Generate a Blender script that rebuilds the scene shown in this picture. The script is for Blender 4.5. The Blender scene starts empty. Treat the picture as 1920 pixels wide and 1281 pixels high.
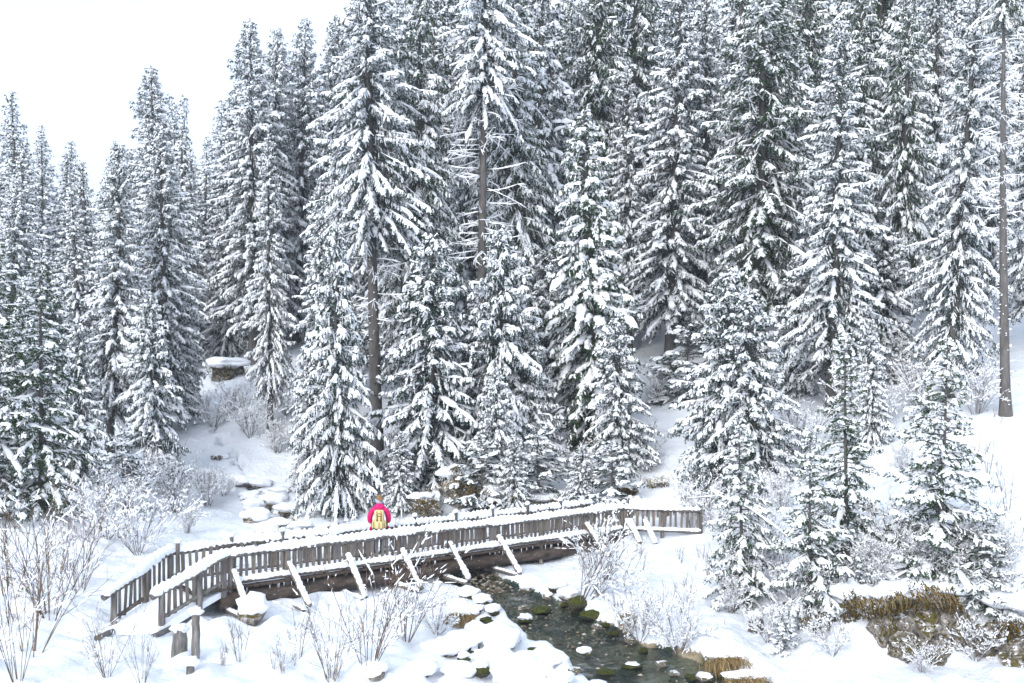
import bpy, math, random
import numpy as np
from mathutils import Vector, Matrix, noise as mnoise
R = math.radians
sc = bpy.context.scene
COL = sc.collection

# ------------------------------------------------------------------ camera
CAMZ, FPX, HORIZ = 5.6, 2000.0, 680.0
cd = bpy.data.cameras.new('camera')
cd.sensor_width = 36.0
cd.lens = 36.0 * FPX / 1920.0
cd.shift_y = (HORIZ - 640.5) / 1920.0
cd.clip_end = 2000
cam = bpy.data.objects.new('camera', cd)
cam.location = (0, 0, CAMZ)
cam.rotation_euler = (R(90), 0, 0)
COL.objects.link(cam)
sc.camera = cam

# ------------------------------------------------------------------ sky + sun (overcast)
SUN_EL, SUN_AZ = R(30), R(205)
w = bpy.data.worlds.new('World'); sc.world = w; w.use_nodes = True
nt = w.node_tree; nt.nodes.clear()
sky = nt.nodes.new('ShaderNodeTexSky'); sky.sky_type = 'NISHITA'; sky.sun_disc = False
sky.sun_elevation = SUN_EL; sky.sun_rotation = SUN_AZ
sky.air_density = 1.0; sky.dust_density = 6.0; sky.ozone_density = 1.0
hs = nt.nodes.new('ShaderNodeHueSaturation'); hs.inputs['Saturation'].default_value = 0.22
bg = nt.nodes.new('ShaderNodeBackground'); bg.inputs['Strength'].default_value = 0.15
wo = nt.nodes.new('ShaderNodeOutputWorld')
# an even layer of cloud over the sky
cl = nt.nodes.new('ShaderNodeMix'); cl.data_type = 'RGBA'; cl.inputs[0].default_value = 0.8; cl.inputs[7].default_value = (4.2, 5.0, 6.3, 1)
nt.links.new(sky.outputs[0], hs.inputs['Color']); nt.links.new(hs.outputs[0], cl.inputs[6]); nt.links.new(cl.outputs[2], bg.inputs['Color'])
nt.links.new(bg.outputs[0], wo.inputs['Surface'])
sl = bpy.data.lights.new('sun', 'SUN'); sl.energy = 1.5; sl.angle = R(38); sl.color = (1.0, 0.985, 0.965)
so = bpy.data.objects.new('sun', sl)
sd = Vector((math.sin(SUN_AZ) * math.cos(SUN_EL), math.cos(SUN_AZ) * math.cos(SUN_EL), math.sin(SUN_EL)))
so.rotation_euler = sd.to_track_quat('Z', 'Y').to_euler()
so.location = (0, 0, 60)
COL.objects.link(so)
vs = sc.view_settings
vs.view_transform = 'Standard'; vs.look = 'None'; vs.gamma = 1.0; vs.use_curve_mapping = False
vs.exposure = 0.77
sc.cycles.max_bounces = 6; sc.cycles.diffuse_bounces = 2; sc.cycles.adaptive_threshold = 0.03; sc.cycles.transparent_max_bounces = 8
sc.cycles.use_denoising = True

# ------------------------------------------------------------------ helpers
def P(px, py, Y):
    return ((px - 960) / FPX * Y, Y, CAMZ - (py - HORIZ) / FPX * Y)

_lat = np.random.RandomState(5).rand(256, 256)
def vnoise(x, y, s, seed=0):
    x = np.asarray(x, float) / s + seed * 17.3; y = np.asarray(y, float) / s + seed * 31.7
    xi = np.floor(x).astype(int); yi = np.floor(y).astype(int)
    fx = x - xi; fy = y - yi
    fx = fx * fx * (3 - 2 * fx); fy = fy * fy * (3 - 2 * fy)
    g = lambda a, b: _lat[a & 255, b & 255]
    return ((g(xi, yi) * (1 - fx) + g(xi + 1, yi) * fx) * (1 - fy) + (g(xi, yi + 1) * (1 - fx) + g(xi + 1, yi + 1) * fx) * fy) * 2 - 1

def mesh(name, V, F, mats=(), mi=None, smooth=False):
    V = np.asarray(V, np.float32).reshape(-1, 3); F = np.asarray(F, np.int32)
    k = F.shape[1]; n = len(F)
    me = bpy.data.meshes.new(name)
    me.vertices.add(len(V)); me.vertices.foreach_set('co', V.ravel())
    me.loops.add(n * k); me.loops.foreach_set('vertex_index', F.ravel())
    me.polygons.add(n); me.polygons.foreach_set('loop_start', np.arange(0, n * k, k, dtype=np.int32))
    try: me.polygons.foreach_set('loop_total', np.full(n, k, np.int32))
    except Exception: pass
    for m in mats: me.materials.append(m)
    if mi is not None: me.polygons.foreach_set('material_index', np.asarray(mi, np.int32))
    me.polygons.foreach_set('use_smooth', np.full(n, smooth, bool))
    me.update(calc_edges=True); me.validate()
    return me

def ob(name, me, parent=None, loc=None, rot=None, scale=None):
    o = bpy.data.objects.new(name, me); COL.objects.link(o)
    if parent is not None: o.parent = parent
    if loc is not None: o.location = loc
    if rot is not None: o.rotation_euler = rot
    if scale is not None: o.scale = scale
    return o

def tag(o, label=None, cat=None, group=None, kind=None):
    if label: o['label'] = label
    if cat: o['category'] = cat
    if group: o['group'] = group
    if kind: o['kind'] = kind
    return o

def empty(name, loc=(0, 0, 0), rot=(0, 0, 0), scale=(1, 1, 1)):
    return ob(name, None, None, loc, rot, scale)

class MB:
    """collects tris of one mesh"""
    def __init__(s): s.V = []; s.F = []; s.M = []; s.n = 0
    def add(s, V, F, m=0):
        V = np.asarray(V, float).reshape(-1, 3); F = np.asarray(F, int)
        if len(F) == 0: return
        if F.shape[1] == 4: F = np.concatenate([F[:, [0, 1, 2]], F[:, [0, 2, 3]]])
        s.V.append(V); s.F.append(F + s.n); s.M.append(np.full(len(F), m)); s.n += len(V)
    def mesh(s, name, mats, smooth=False):
        return mesh(name, np.concatenate(s.V), np.concatenate(s.F), mats, np.concatenate(s.M), smooth)

def norm(a): return a / np.maximum(np.linalg.norm(a, axis=-1, keepdims=True), 1e-9)
ZUP = np.array([0., 0., 1.])

def strips(rng, O, D, L, W, H, SAG, S=4, X=4, jit=0.25, lift=0.0, taper=True):
    """batched snow pads: arcs laid along curves O + D*L*u - Z*SAG*L*u^2"""
    n = len(O)
    if n == 0: return np.zeros((0, 3)), np.zeros((0, 3), int)
    u = np.linspace(0.02, 1.0, S)[None, :, None]
    L_ = L[:, None, None]; G = SAG[:, None, None]
    c = O[:, None, :] + D[:, None, :] * L_ * u - ZUP * G * L_ * u * u
    T = norm(D[:, None, :] - 2 * ZUP * G * u)
    lat = np.cross(T, ZUP); bad = np.linalg.norm(lat, axis=-1, keepdims=True) < 0.15
    lat = norm(np.where(bad, np.array([1., .3, 0]), lat))
    up = norm(np.cross(lat, T)); up = np.where(up[..., 2:3] < 0, -up, up)
    up = norm(up * 0.6 + ZUP * 0.6)
    f = np.sin(np.pi * np.linspace(0.10, 0.93, S)) ** 0.55 if taper else np.ones(S)
    f = f[None, :] * (1 + jit * rng.uniform(-1, 1, (n, S)))
    ang = np.linspace(-0.22, 1.22, X) * math.pi
    cx = -np.cos(ang); cz = np.sin(ang)
    j2 = 1 + jit * 0.6 * rng.uniform(-1, 1, (n, S, X))
    V = c[:, :, None, :] + lat[:, :, None, :] * (W[:, None, None] * f[:, :, None] * cx * j2)[..., None] \
        + up[:, :, None, :] * (H[:, None, None] * f[:, :, None] * cz * j2 + lift)[..., None]
    a = np.arange(S - 1)[:, None] * X + np.arange(X - 1)[None, :]
    q = np.stack([a, a + X, a + X + 1, a + 1], -1).reshape(-1, 4)
    # end caps
    capt = []
    for s0, flip in ((0, 0), (S - 1, 1)):
        for k in range(1, X - 1):
            t = [s0 * X, s0 * X + k, s0 * X + k + 1]
            capt.append(t if not flip else t[::-1])
    tri = np.concatenate([q[:, [0, 1, 2]], q[:, [0, 2, 3]], np.array(capt)])
    F = (tri[None] + (np.arange(n) * S * X)[:, None, None]).reshape(-1, 3)
    return V.reshape(-1, 3), F

def tubes(O, D, L, R0, R1, SAG, S=3, K=3):
    n = len(O)
    if n == 0: return np.zeros((0, 3)), np.zeros((0, 3), int)
    u = np.linspace(0, 1, S)[None, :, None]
    L_ = L[:, None, None]; G = SAG[:, None, None]
    c = O[:, None, :] + D[:, None, :] * L_ * u - ZUP * G * L_ * u * u
    T = norm(D[:, None, :] - 2 * ZUP * G * u)
    lat = np.cross(T, ZUP); bad = np.linalg.norm(lat, axis=-1, keepdims=True) < 0.05
    lat = norm(np.where(bad, np.array([1., .2, 0]), lat)); up = np.cross(lat, T)
    r = R0[:, None] * (1 - u[..., 0]) + R1[:, None] * u[..., 0]
    a = np.arange(K) * 2 * math.pi / K
    V = c[:, :, None, :] + r[:, :, None, None] * (lat[:, :, None, :] * np.cos(a)[:, None] + up[:, :, None, :] * np.sin(a)[:, None])
    i = np.arange(S - 1)[:, None] * K; k = np.arange(K)[None]; k2 = (k + 1) % K
    q = np.stack([i + k, i + k2, i + K + k2, i + K + k], -1).reshape(-1, 4)
    tri = np.concatenate([q[:, [0, 1, 2]], q[:, [0, 2, 3]]])
    F = (tri[None] + (np.arange(n) * S * K)[:, None, None]).reshape(-1, 3)
    return V.reshape(-1, 3), F

def dome_path(pts, W, H, seed, step=0.05, lump=0.3, drop=0.0):
    """one lumpy strip of snow lying along a polyline"""
    rng = np.random.RandomState(seed); pts = np.asarray(pts, float)
    seg = np.linalg.norm(np.diff(pts, axis=0), axis=1); cum = np.concatenate([[0], np.cumsum(seg)])
    n = max(4, int(cum[-1] / step)); s = np.linspace(0, cum[-1], n)
    c = np.stack([np.interp(s, cum, pts[:, k]) for k in range(3)], -1)
    T = norm(np.gradient(c, axis=0)); lat = norm(np.cross(T, ZUP)); up = norm(np.cross(lat, T)); up[up[:, 2] < 0] *= -1
    nz = vnoise(s, s * 0, 0.28, seed) * lump + vnoise(s, s * 0, 0.9, seed + 3) * lump * 0.6
    nz = nz + lump * .55 * np.sin(s * 2 * math.pi / .165 + vnoise(s, s * 0, 1.5, seed) * 2); f = np.clip(1 + nz, 0.3, 1.8); e = np.minimum(1, np.minimum(s, cum[-1] - s) / (W * 1.3) + 0.25); f *= e ** 0.6
    X = 9; ang = np.linspace(-0.16, 1.16, X) * math.pi
    j = 1 + 0.10 * rng.uniform(-1, 1, (n, X))
    V = c[:, None] + lat[:, None] * (W * (0.8 + 0.2 * f[:, None]) * -np.cos(ang) * j)[..., None] + up[:, None] * (H * f[:, None] * np.sin(ang) * j)[..., None]
    a = np.arange(n - 1)[:, None] * X + np.arange(X - 1)[None]
    q = np.stack([a, a + X, a + X + 1, a + 1], -1).reshape(-1, 4)
    caps = [[0, k, k + 1] for k in range(1, X - 1)] + [[(n - 1) * X, (n - 1) * X + k + 1, (n - 1) * X + k] for k in range(1, X - 1)]
    return V.reshape(-1, 3), np.concatenate([q[:, [0, 1, 2]], q[:, [0, 2, 3]], np.array(caps)])

def log_path(pts, r0, r1, seed, K=12, step=0.35, wob=0.02):
    rng = np.random.RandomState(seed); pts = np.asarray(pts, float)
    seg = np.linalg.norm(np.diff(pts, axis=0), axis=1); cum = np.concatenate([[0], np.cumsum(seg)])
    n = max(3, int(cum[-1] / step) + 1); s = np.linspace(0, cum[-1], n)
    c = np.stack([np.interp(s, cum, pts[:, k]) for k in range(3)], -1)
    T = norm(np.gradient(c, axis=0)); lat = np.cross(T, ZUP)
    if np.abs(T[:, 2]).min() > .85: lat = np.cross(T, np.array([0., 1., 0.]))
    lat = norm(lat); up = np.cross(lat, T)
    a = np.arange(K) * 2 * math.pi / K
    r = np.linspace(r0, r1, n)[:, None] * (1 + rng.uniform(-1, 1, (n, K)) * 0.06)
    c = c + rng.uniform(-wob, wob, (n, 3))
    V = c[:, None] + r[..., None] * (lat[:, None] * np.cos(a)[:, None] + up[:, None] * np.sin(a)[:, None])
    i = np.arange(n - 1)[:, None] * K; k = np.arange(K)[None]; k2 = (k + 1) % K
    q = np.stack([i + k, i + k2, i + K + k2, i + K + k], -1).reshape(-1, 4)
    V = V.reshape(-1, 3)
    V = np.concatenate([V, c[:1], c[-1:]]); e0, e1 = n * K, n * K + 1
    caps = [[e0, (k + 1) % K, k] for k in range(K)] + [[e1, (n - 1) * K + k, (n - 1) * K + (k + 1) % K] for k in range(K)]
    return V, np.concatenate([q[:, [0, 1, 2]], q[:, [0, 2, 3]], np.array(caps)])

BOXF = np.array([[0, 3, 2, 1], [4, 5, 6, 7], [0, 1, 5, 4], [1, 2, 6, 5], [2, 3, 7, 6], [3, 0, 4, 7]])
def box(sx, sy, sz, c=(0, 0, 0)):
    x, y, z = sx / 2, sy / 2, sz / 2
    V = np.array([[-x, -y, -z], [x, -y, -z], [x, y, -z], [-x, y, -z], [-x, -y, z], [x, -y, z], [x, y, z], [-x, y, z]]) + np.array(c)
    return V, BOXF

# ------------------------------------------------------------------ materials
def mat(name, build):
    m = bpy.data.materials.new(name); m.use_nodes = True
    t = m.node_tree; t.nodes.clear()
    out = t.nodes.new('ShaderNodeOutputMaterial')
    b = t.nodes.new('ShaderNodeBsdfPrincipled'); b.inputs['Roughness'].default_value = 0.8
    b.inputs['Specular IOR Level'].default_value = 0.2
    t.links.new(b.outputs[0], out.inputs['Surface'])
    build(t, b); return m
def N(t, typ, **kw):
    n = t.nodes.new(typ)
    for k, v in kw.items():
        if k in n.inputs: n.inputs[k].default_value = v
        else: setattr(n, k, v)
    return n
def ramp(t, fac, stops):
    r = t.nodes.new('ShaderNodeValToRGB'); e = r.color_ramp.elements
    while len(e) < len(stops): e.new(0.5)
    for x, (p, c) in zip(e, stops): x.position = p; x.color = (*c, 1)
    t.links.new(fac, r.inputs[0]); return r.outputs[0]
def noise_(t, scale, detail=4, stretch=None, obj=True, rough=0.55):
    tc = t.nodes.new('ShaderNodeTexCoord'); src = tc.outputs['Object' if obj else 'Generated']
    if stretch:
        mp = t.nodes.new('ShaderNodeMapping'); mp.inputs['Scale'].default_value = stretch
        t.links.new(src, mp.inputs['Vector']); src = mp.outputs[0]
    n = t.nodes.new('ShaderNodeTexNoise'); n.inputs['Scale'].default_value = scale; n.inputs['Detail'].default_value = detail
    n.inputs['Roughness'].default_value = rough
    t.links.new(src, n.inputs['Vector']); return n.outputs['Fac']
def bump(t, b, h, strength, dist=0.02):
    bn = t.nodes.new('ShaderNodeBump'); bn.inputs['Strength'].default_value = strength; bn.inputs['Distance'].default_value = dist
    t.links.new(h, bn.inputs['Height']); t.links.new(bn.outputs[0], b.inputs['Normal'])
def mixc(t, fac, a, b_):
    m = t.nodes.new('ShaderNodeMix'); m.data_type = 'RGBA'
    if isinstance(fac, float): m.inputs[0].default_value = fac
    else: t.links.new(fac, m.inputs[0])
    for s, v in ((6, a), (7, b_)):
        if isinstance(v, tuple): m.inputs[s].default_value = (*v, 1)
        else: t.links.new(v, m.inputs[s])
    return m.outputs[2]

def b_snow(t, b):
    b.inputs['Base Color'].default_value = (0.89, 0.91, 0.945, 1); b.inputs['Roughness'].default_value = 0.65
    bump(t, b, noise_(t, 9, 6), 0.35, 0.03)
SNOW = mat('snow', b_snow)
def b_tsnow(t, b):
    b.inputs['Base Color'].default_value = (0.94, 0.95, 0.97, 1); b.inputs['Roughness'].default_value = 0.7
TSNOW = mat('branch_snow', b_tsnow)
def b_needle(t, b):
    g = t.nodes.new('ShaderNodeNewGeometry'); oi = t.nodes.new('ShaderNodeObjectInfo')
    c1 = ramp(t, g.outputs['Random Per Island'], [(0.0, (0.010, 0.025, 0.020)), (0.45, (0.024, 0.052, 0.038)), (0.90, (0.045, 0.082, 0.055)), (0.91, (0.30, 0.36, 0.37)), (1.0, (0.75, 0.78, 0.82))])
    c2 = mixc(t, 0.0, c1, c1)
    t.links.new(c1, b.inputs['Base Color']); b.inputs['Roughness'].default_value = 0.7
NEEDLE = mat('frosted_needles', b_needle)
def b_needle2(t, b):
    g = t.nodes.new('ShaderNodeNewGeometry')
    c1 = ramp(t, g.outputs['Random Per Island'], [(0.0, (0.014, 0.036, 0.016)), (0.5, (0.034, 0.072, 0.026)), (0.96, (0.065, 0.11, 0.035)), (0.975, (0.4, 0.43, 0.45)), (1.0, (0.75, 0.78, 0.82))])
    t.links.new(c1, b.inputs['Base Color']); b.inputs['Roughness'].default_value = 0.65
NEEDLE2 = mat('green_needles', b_needle2)
def b_bark(t, b):
    n = noise_(t, 6, 6, (1, 1, 0.25)); n2 = noise_(t, 1.2, 3)
    c = ramp(t, n, [(0.3, (0.04, 0.036, 0.034)), (0.55, (0.12, 0.108, 0.10)), (0.75, (0.24, 0.225, 0.21))])
    c = mixc(t, n2, c, (0.13, 0.12, 0.112))
    t.links.new(c, b.inputs['Base Color']); bump(t, b, n, 0.8, 0.04)
BARK = mat('spruce_bark', b_bark)
def b_wood(t, b):
    oi = t.nodes.new('ShaderNodeObjectInfo')
    n = noise_(t, 14, 6, (1, 1, 0.12), rough=0.65); n2 = noise_(t, 2.2, 4)
    c = ramp(t, n, [(0.28, (0.05, 0.045, 0.042)), (0.5, (0.175, 0.16, 0.148)), (0.72, (0.36, 0.34, 0.315))])
    tint = ramp(t, oi.outputs['Random'], [(0, (0.6, 0.55, 0.52)), (0.35, (0.95, 0.96, 0.99)), (0.7, (1.15, 1.1, 1.0)), (1, (0.75, 0.66, 0.6))])
    m = t.nodes.new('ShaderNodeMix'); m.data_type = 'RGBA'; m.blend_type = 'MULTIPLY'; m.inputs[0].default_value = 1
    t.links.new(c, m.inputs[6]); t.links.new(tint, m.inputs[7])
    c = mixc(t, ramp(t, n2, [(0.55, (0, 0, 0)), (0.75, (0.6, 0.6, 0.6))]), m.outputs[2], (0.16, 0.17, 0.10))
    t.links.new(c, b.inputs['Base Color']); bump(t, b, n, 0.7, 0.015)
WOOD = mat('weathered_wood', b_wood)
def b_darkwood(t, b):
    n = noise_(t, 9, 6, (0.25, 0.25, 1)); n2 = noise_(t, 16, 5)
    c = ramp(t, n, [(0.3, (0.035, 0.028, 0.025)), (0.6, (0.10, 0.075, 0.06)), (0.8, (0.19, 0.15, 0.12))])
    c = mixc(t, ramp(t, n2, [(0.66, (0, 0, 0)), (0.7, (0.8, 0.8, 0.8))]), c, (0.6, 0.62, 0.65))
    t.links.new(c, b.inputs['Base Color']); bump(t, b, n, 0.8, 0.03)
DARKWOOD = mat('dark_wet_log', b_darkwood)
def b_endwood(t, b):
    n = noise_(t, 12, 4)
    t.links.new(ramp(t, n, [(0.3, (0.07, 0.065, 0.065)), (0.7, (0.2, 0.19, 0.185))]), b.inputs['Base Color'])
ENDWOOD = mat('sawn_end', b_endwood)
def b_twig(t, b):
    g = t.nodes.new('ShaderNodeNewGeometry')
    t.links.new(ramp(t, g.outputs['Random Per Island'], [(0, (0.05, 0.03, 0.025)), (0.5, (0.12, 0.078, 0.058)), (1, (0.25, 0.185, 0.12))]), b.inputs['Base Color'])
TWIG = mat('bare_twigs', b_twig)
def b_gtwig(t, b):
    g = t.nodes.new('ShaderNodeNewGeometry')
    t.links.new(ramp(t, g.outputs['Random Per Island'], [(0, (0.06, 0.05, 0.05)), (0.6, (0.15, 0.13, 0.12)), (1, (0.24, 0.2, 0.17))]), b.inputs['Base Color'])
GTWIG = mat('grey_twigs', b_gtwig)
def b_rock(t, b):
    n = noise_(t, 3.0, 8, rough=0.7); n2 = noise_(t, 1.3, 4)
    vo = t.nodes.new('ShaderNodeTexVoronoi'); vo.feature = 'DISTANCE_TO_EDGE'; vo.inputs['Scale'].default_value = 8.0
    tc = t.nodes.new('ShaderNodeTexCoord'); ns = t.nodes.new('ShaderNodeTexNoise'); ns.inputs['Scale'].default_value = 4
    t.links.new(tc.outputs['Object'], ns.inputs['Vector'])
    ad = t.nodes.new('ShaderNodeVectorMath'); ad.operation = 'MULTIPLY_ADD'; ad.inputs[1].default_value = (0.35,) * 3
    t.links.new(ns.outputs['Color'], ad.inputs[0]); t.links.new(tc.outputs['Object'], ad.inputs[2]); t.links.new(ad.outputs[0], vo.inputs['Vector'])
    crack = ramp(t, vo.outputs['Distance'], [(0.0, (0.12,) * 3), (0.06, (1,) * 3)])
    c = ramp(t, n, [(0.34, (0.06, 0.055, 0.05)), (0.5, (0.27, 0.24, 0.21)), (0.64, (0.62, 0.58, 0.54))])
    m = t.nodes.new('ShaderNodeMix'); m.data_type = 'RGBA'; m.blend_type = 'MULTIPLY'; m.inputs[0].default_value = 1
    t.links.new(c, m.inputs[6]); t.links.new(crack, m.inputs[7])
    g = t.nodes.new('ShaderNodeNewGeometry'); sx = t.nodes.new('ShaderNodeSeparateXYZ'); t.links.new(g.outputs['Normal'], sx.inputs[0])
    mf = t.nodes.new('ShaderNodeMath'); mf.operation = 'MULTIPLY_ADD'; mf.inputs[1].default_value = .22; t.links.new(sx.outputs['Z'], mf.inputs[0]); t.links.new(noise_(t, 1.9, 7, rough=.7), mf.inputs[2])
    mc = ramp(t, noise_(t, 11, 4), [(.3, (.03, .025, .01)), (.55, (.11, .085, .022)), (.75, (.08, .09, .022))])
    c = mixc(t, ramp(t, mf.outputs[0], [(0.535, (0, 0, 0)), (0.61, (1, 1, 1))]), m.outputs[2], mc)
    sf = t.nodes.new('ShaderNodeMath'); sf.operation = 'MULTIPLY_ADD'; sf.inputs[1].default_value = .42; t.links.new(sx.outputs['Z'], sf.inputs[0]); t.links.new(noise_(t, 6, 6, rough=.65), sf.inputs[2])
    c = mixc(t, ramp(t, sf.outputs[0], [(0.86, (0, 0, 0)), (0.90, (1, 1, 1))]), c, (.87, .89, .93))
    t.links.new(c, b.inputs['Base Color']); bump(t, b, n, 0.9, 0.05)
ROCK = mat('fractured_limestone', b_rock)
def b_moss(t, b):
    n = noise_(t, 7, 6); n2 = noise_(t, 40, 3)
    c = ramp(t, n, [(0.3, (0.025, 0.035, 0.01)), (0.5, (0.085, 0.10, 0.018)), (0.7, (0.19, 0.18, 0.03))])
    t.links.new(c, b.inputs['Base Color']); bump(t, b, n2, 1.0, 0.03); b.inputs['Roughness'].default_value = 0.95
MOSS = mat('green_moss', b_moss)
def b_bmoss(t, b):
    n = noise_(t, 7, 6); n2 = noise_(t, 35, 3)
    c = ramp(t, n, [(0.3, (0.04, 0.028, 0.01)), (0.5, (0.14, 0.10, 0.025)), (0.7, (0.28, 0.20, 0.05))])
    t.links.new(c, b.inputs['Base Color']); bump(t, b, n2, 1.0, 0.04); b.inputs['Roughness'].default_value = 0.95
BMOSS = mat('ochre_moss', b_bmoss)
def b_straw(t, b):
    g = t.nodes.new('ShaderNodeNewGeometry')
    t.links.new(ramp(t, g.outputs['Random Per Island'], [(0, (0.10, 0.06, 0.025)), (0.6, (0.28, 0.19, 0.08)), (1, (0.42, 0.32, 0.16))]), b.inputs['Base Color'])
def b_mstone(t, b):
    n = noise_(t, 2.2, 7, rough=.7); n2 = noise_(t, 9, 5); g = t.nodes.new('ShaderNodeNewGeometry'); sx = t.nodes.new('ShaderNodeSeparateXYZ'); t.links.new(g.outputs['Normal'], sx.inputs[0])
    mf = t.nodes.new('ShaderNodeMath'); mf.operation = 'MULTIPLY_ADD'; mf.inputs[1].default_value = .25; t.links.new(sx.outputs['Z'], mf.inputs[0]); t.links.new(n, mf.inputs[2])
    mc = ramp(t, n2, [(.3, (.02, .03, .008)), (.5, (.07, .085, .014)), (.72, (.2, .185, .03))]); rc = ramp(t, n2, [(.3, (.02, .02, .018)), (.7, (.13, .12, .1))])
    t.links.new(mixc(t, ramp(t, mf.outputs[0], [(.45, (0, 0, 0)), (.6, (1, 1, 1))]), rc, mc), b.inputs['Base Color']); bump(t, b, n2, 1.0, .12); b.inputs['Roughness'].default_value = .7
MSTONE = mat('mossy_stone', b_mstone)
STRAW = mat('dry_grass', b_straw)
def b_ground(t, b):
    n = noise_(t, 0.9, 6); n2 = noise_(t, 2.6, 6, rough=0.65); n3 = noise_(t, 9, 4)
    c = ramp(t, n, [(0.34, (0.02, 0.035, 0.03)), (0.45, (0.07, 0.085, 0.07)), (0.55, (0.33, 0.265, 0.175)), (0.75, (0.5, 0.42, 0.30))])
    c = mixc(t, ramp(t, n2, [(0.54, (0, 0, 0)), (0.62, (0.9,) * 3)]), c, (0.03, 0.06, 0.018))
    c = mixc(t, ramp(t, n3, [(0.55, (0, 0, 0)), (0.7, (0.5,) * 3)]), c, (0.06, 0.05, 0.04))
    at = t.nodes.new('ShaderNodeAttribute'); at.attribute_name = 'bed'
    ad = t.nodes.new('ShaderNodeMath'); ad.operation = 'MULTIPLY_ADD'; ad.inputs[1].default_value = 0.35; t.links.new(noise_(t, 14, 3), ad.inputs[0]); t.links.new(at.outputs['Fac'], ad.inputs[2])
    f = ramp(t, ad.outputs[0], [(0.64, (0, 0, 0)), (0.70, (1, 1, 1))])
    t.links.new(mixc(t, f, (0.88, 0.905, 0.945), c), b.inputs['Base Color']); b.inputs['Roughness'].default_value = 0.65
    bump(t, b, noise_(t, 3.5, 9, rough=.7), 1.0, 0.12)
GROUND = mat('snow_and_creek_bed', b_ground)
def flat(name, col, rough=0.7, nz=0.0, sc_=30):
    def f(t, b):
        b.inputs['Roughness'].default_value = rough
        if nz:
            n = noise_(t, sc_, 3)
            t.links.new(ramp(t, n, [(0.3, tuple(c * (1 - nz) for c in col)), (0.7, tuple(min(1, c * (1 + nz)) for c in col))]), b.inputs['Base Color'])
        else: b.inputs['Base Color'].default_value = (*col, 1)
    return mat(name, f)
def make_water():
    m = bpy.data.materials.new('clear_water'); m.use_nodes = True; t = m.node_tree; t.nodes.clear()
    out = t.nodes.new('ShaderNodeOutputMaterial'); mx = t.nodes.new('ShaderNodeMixShader')
    tr = t.nodes.new('ShaderNodeBsdfTransparent'); tr.inputs[0].default_value = (0.72, 0.86, 0.81, 1)
    gl = t.nodes.new('ShaderNodeBsdfGlossy'); gl.inputs['Roughness'].default_value = 0.04
    fr = t.nodes.new('ShaderNodeFresnel'); fr.inputs['IOR'].default_value = 1.33
    bn = t.nodes.new('ShaderNodeBump'); bn.inputs['Strength'].default_value = 1.0; bn.inputs['Distance'].default_value = 0.13
    n = noise_(t, 5.5, 6, (1.0, 0.55, 1), rough=.62); t.links.new(n, bn.inputs['Height'])
    t.links.new(bn.outputs[0], gl.inputs['Normal']); t.links.new(bn.outputs[0], fr.inputs['Normal'])
    t.links.new(fr.outputs[0], mx.inputs[0]); t.links.new(tr.outputs[0], mx.inputs[1]); t.links.new(gl.outputs[0], mx.inputs[2])
    t.links.new(mx.outputs[0], out.inputs['Surface']); return m
WATER = make_water()

# ------------------------------------------------------------------ terrain
CTRL = [(0, 0, 3.9), (-9, 0, 3.9), (9, 0, 3.7), (0, 11, 0.6), (-7, 13, 0.0), (7, 13, -0.9), (-10, 19, -0.45), (-5, 20.5, -0.85), (0, 20.5, -0.95),
    (5.5, 19, -1.2), (-8.7, 24.9, -0.62), (-6.3, 25.3, -0.65), (-3, 27.2, -0.55), (-5, 23, -0.75), (-1.8, 25, -0.65), (-12, 25, -0.25), (-14, 30, 0.1),
    (-5.5, 28, -0.52), (-0.5, 31.5, -0.6), (3, 34.2, -0.42), (6, 34, -0.05), (-8, 33, -0.4), (-4, 36, -0.25), (0, 38, 0.3), (-14, 37, 0.3), (-6, 40, 0.2),
    (-9.5, 42, -0.1), (5, 30, -0.45), (4.6, 26.8, -0.75), (7.3, 26, -0.65), (7.5, 30, 0.1), (6.2, 23.2, -1.0), (8.7, 22.6, -1.0), (11.5, 22.6, -0.95), (7.6, 23.8, -1.0), (8.8, 23.9, -1.0), (10.2, 23.9, -1.0), (11.5, 23.8, -0.9), (7.6, 25.2, 0.0),
    (9, 24.9, 0.35), (10.2, 24.9, .42), (11.5, 24.9, 0.45), (14, 24.6, 0.6), (9, 28, 1.1), (12, 31, 2.0), (18.8, 40, 4.4), (16, 33, 2.9), (20, 26, 1.5), (7.4, 50, 5.3), (-4, 44, 1.0),
    (-6.3, 40.5, 0.5), (-11.4, 50, 2.4), (-15.6, 58, 5.0), (-10, 62, 6.4), (-15, 34, 0.8), (1, 43, 1.8), (4, 42, 2.2), (12, 44, 4.4), (24, 50, 8),
    (0, 75, 12.5), (15, 75, 15), (30, 75, 17), (-20, 75, 7.5), (-40, 75, 5.5), (-52, 110, 9), (-25, 110, 12), (0, 110, 27), (30, 110, 31), (60, 110, 33),
    (-85, 110, 9), (-75, 75, 5), (-40, 45, 2), (-25, 35, 0.8), (-25, 18, 0.3), (30, 45, 7), (32, 25, 3.2), (60, 60, 14), (25, 8, 2.5), (-25, 5, 2.8), (-60, 150, 14), (0, 150, 40), (70, 150, 46)]
C = np.array(CTRL, float)
def _phi(r2): return np.sqrt(r2 + 1.0)
_d = ((C[:, None, :2] - C[None, :, :2]) ** 2).sum(-1)
_n = len(C); A = np.zeros((_n + 3, _n + 3)); A[:_n, :_n] = _phi(_d) + np.eye(_n) * -0.02
A[:_n, _n:] = np.c_[np.ones(_n), C[:, :2]]; A[_n:, :_n] = A[:_n, _n:].T
WT = np.linalg.solve(A, np.r_[C[:, 2], 0, 0, 0])
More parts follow.
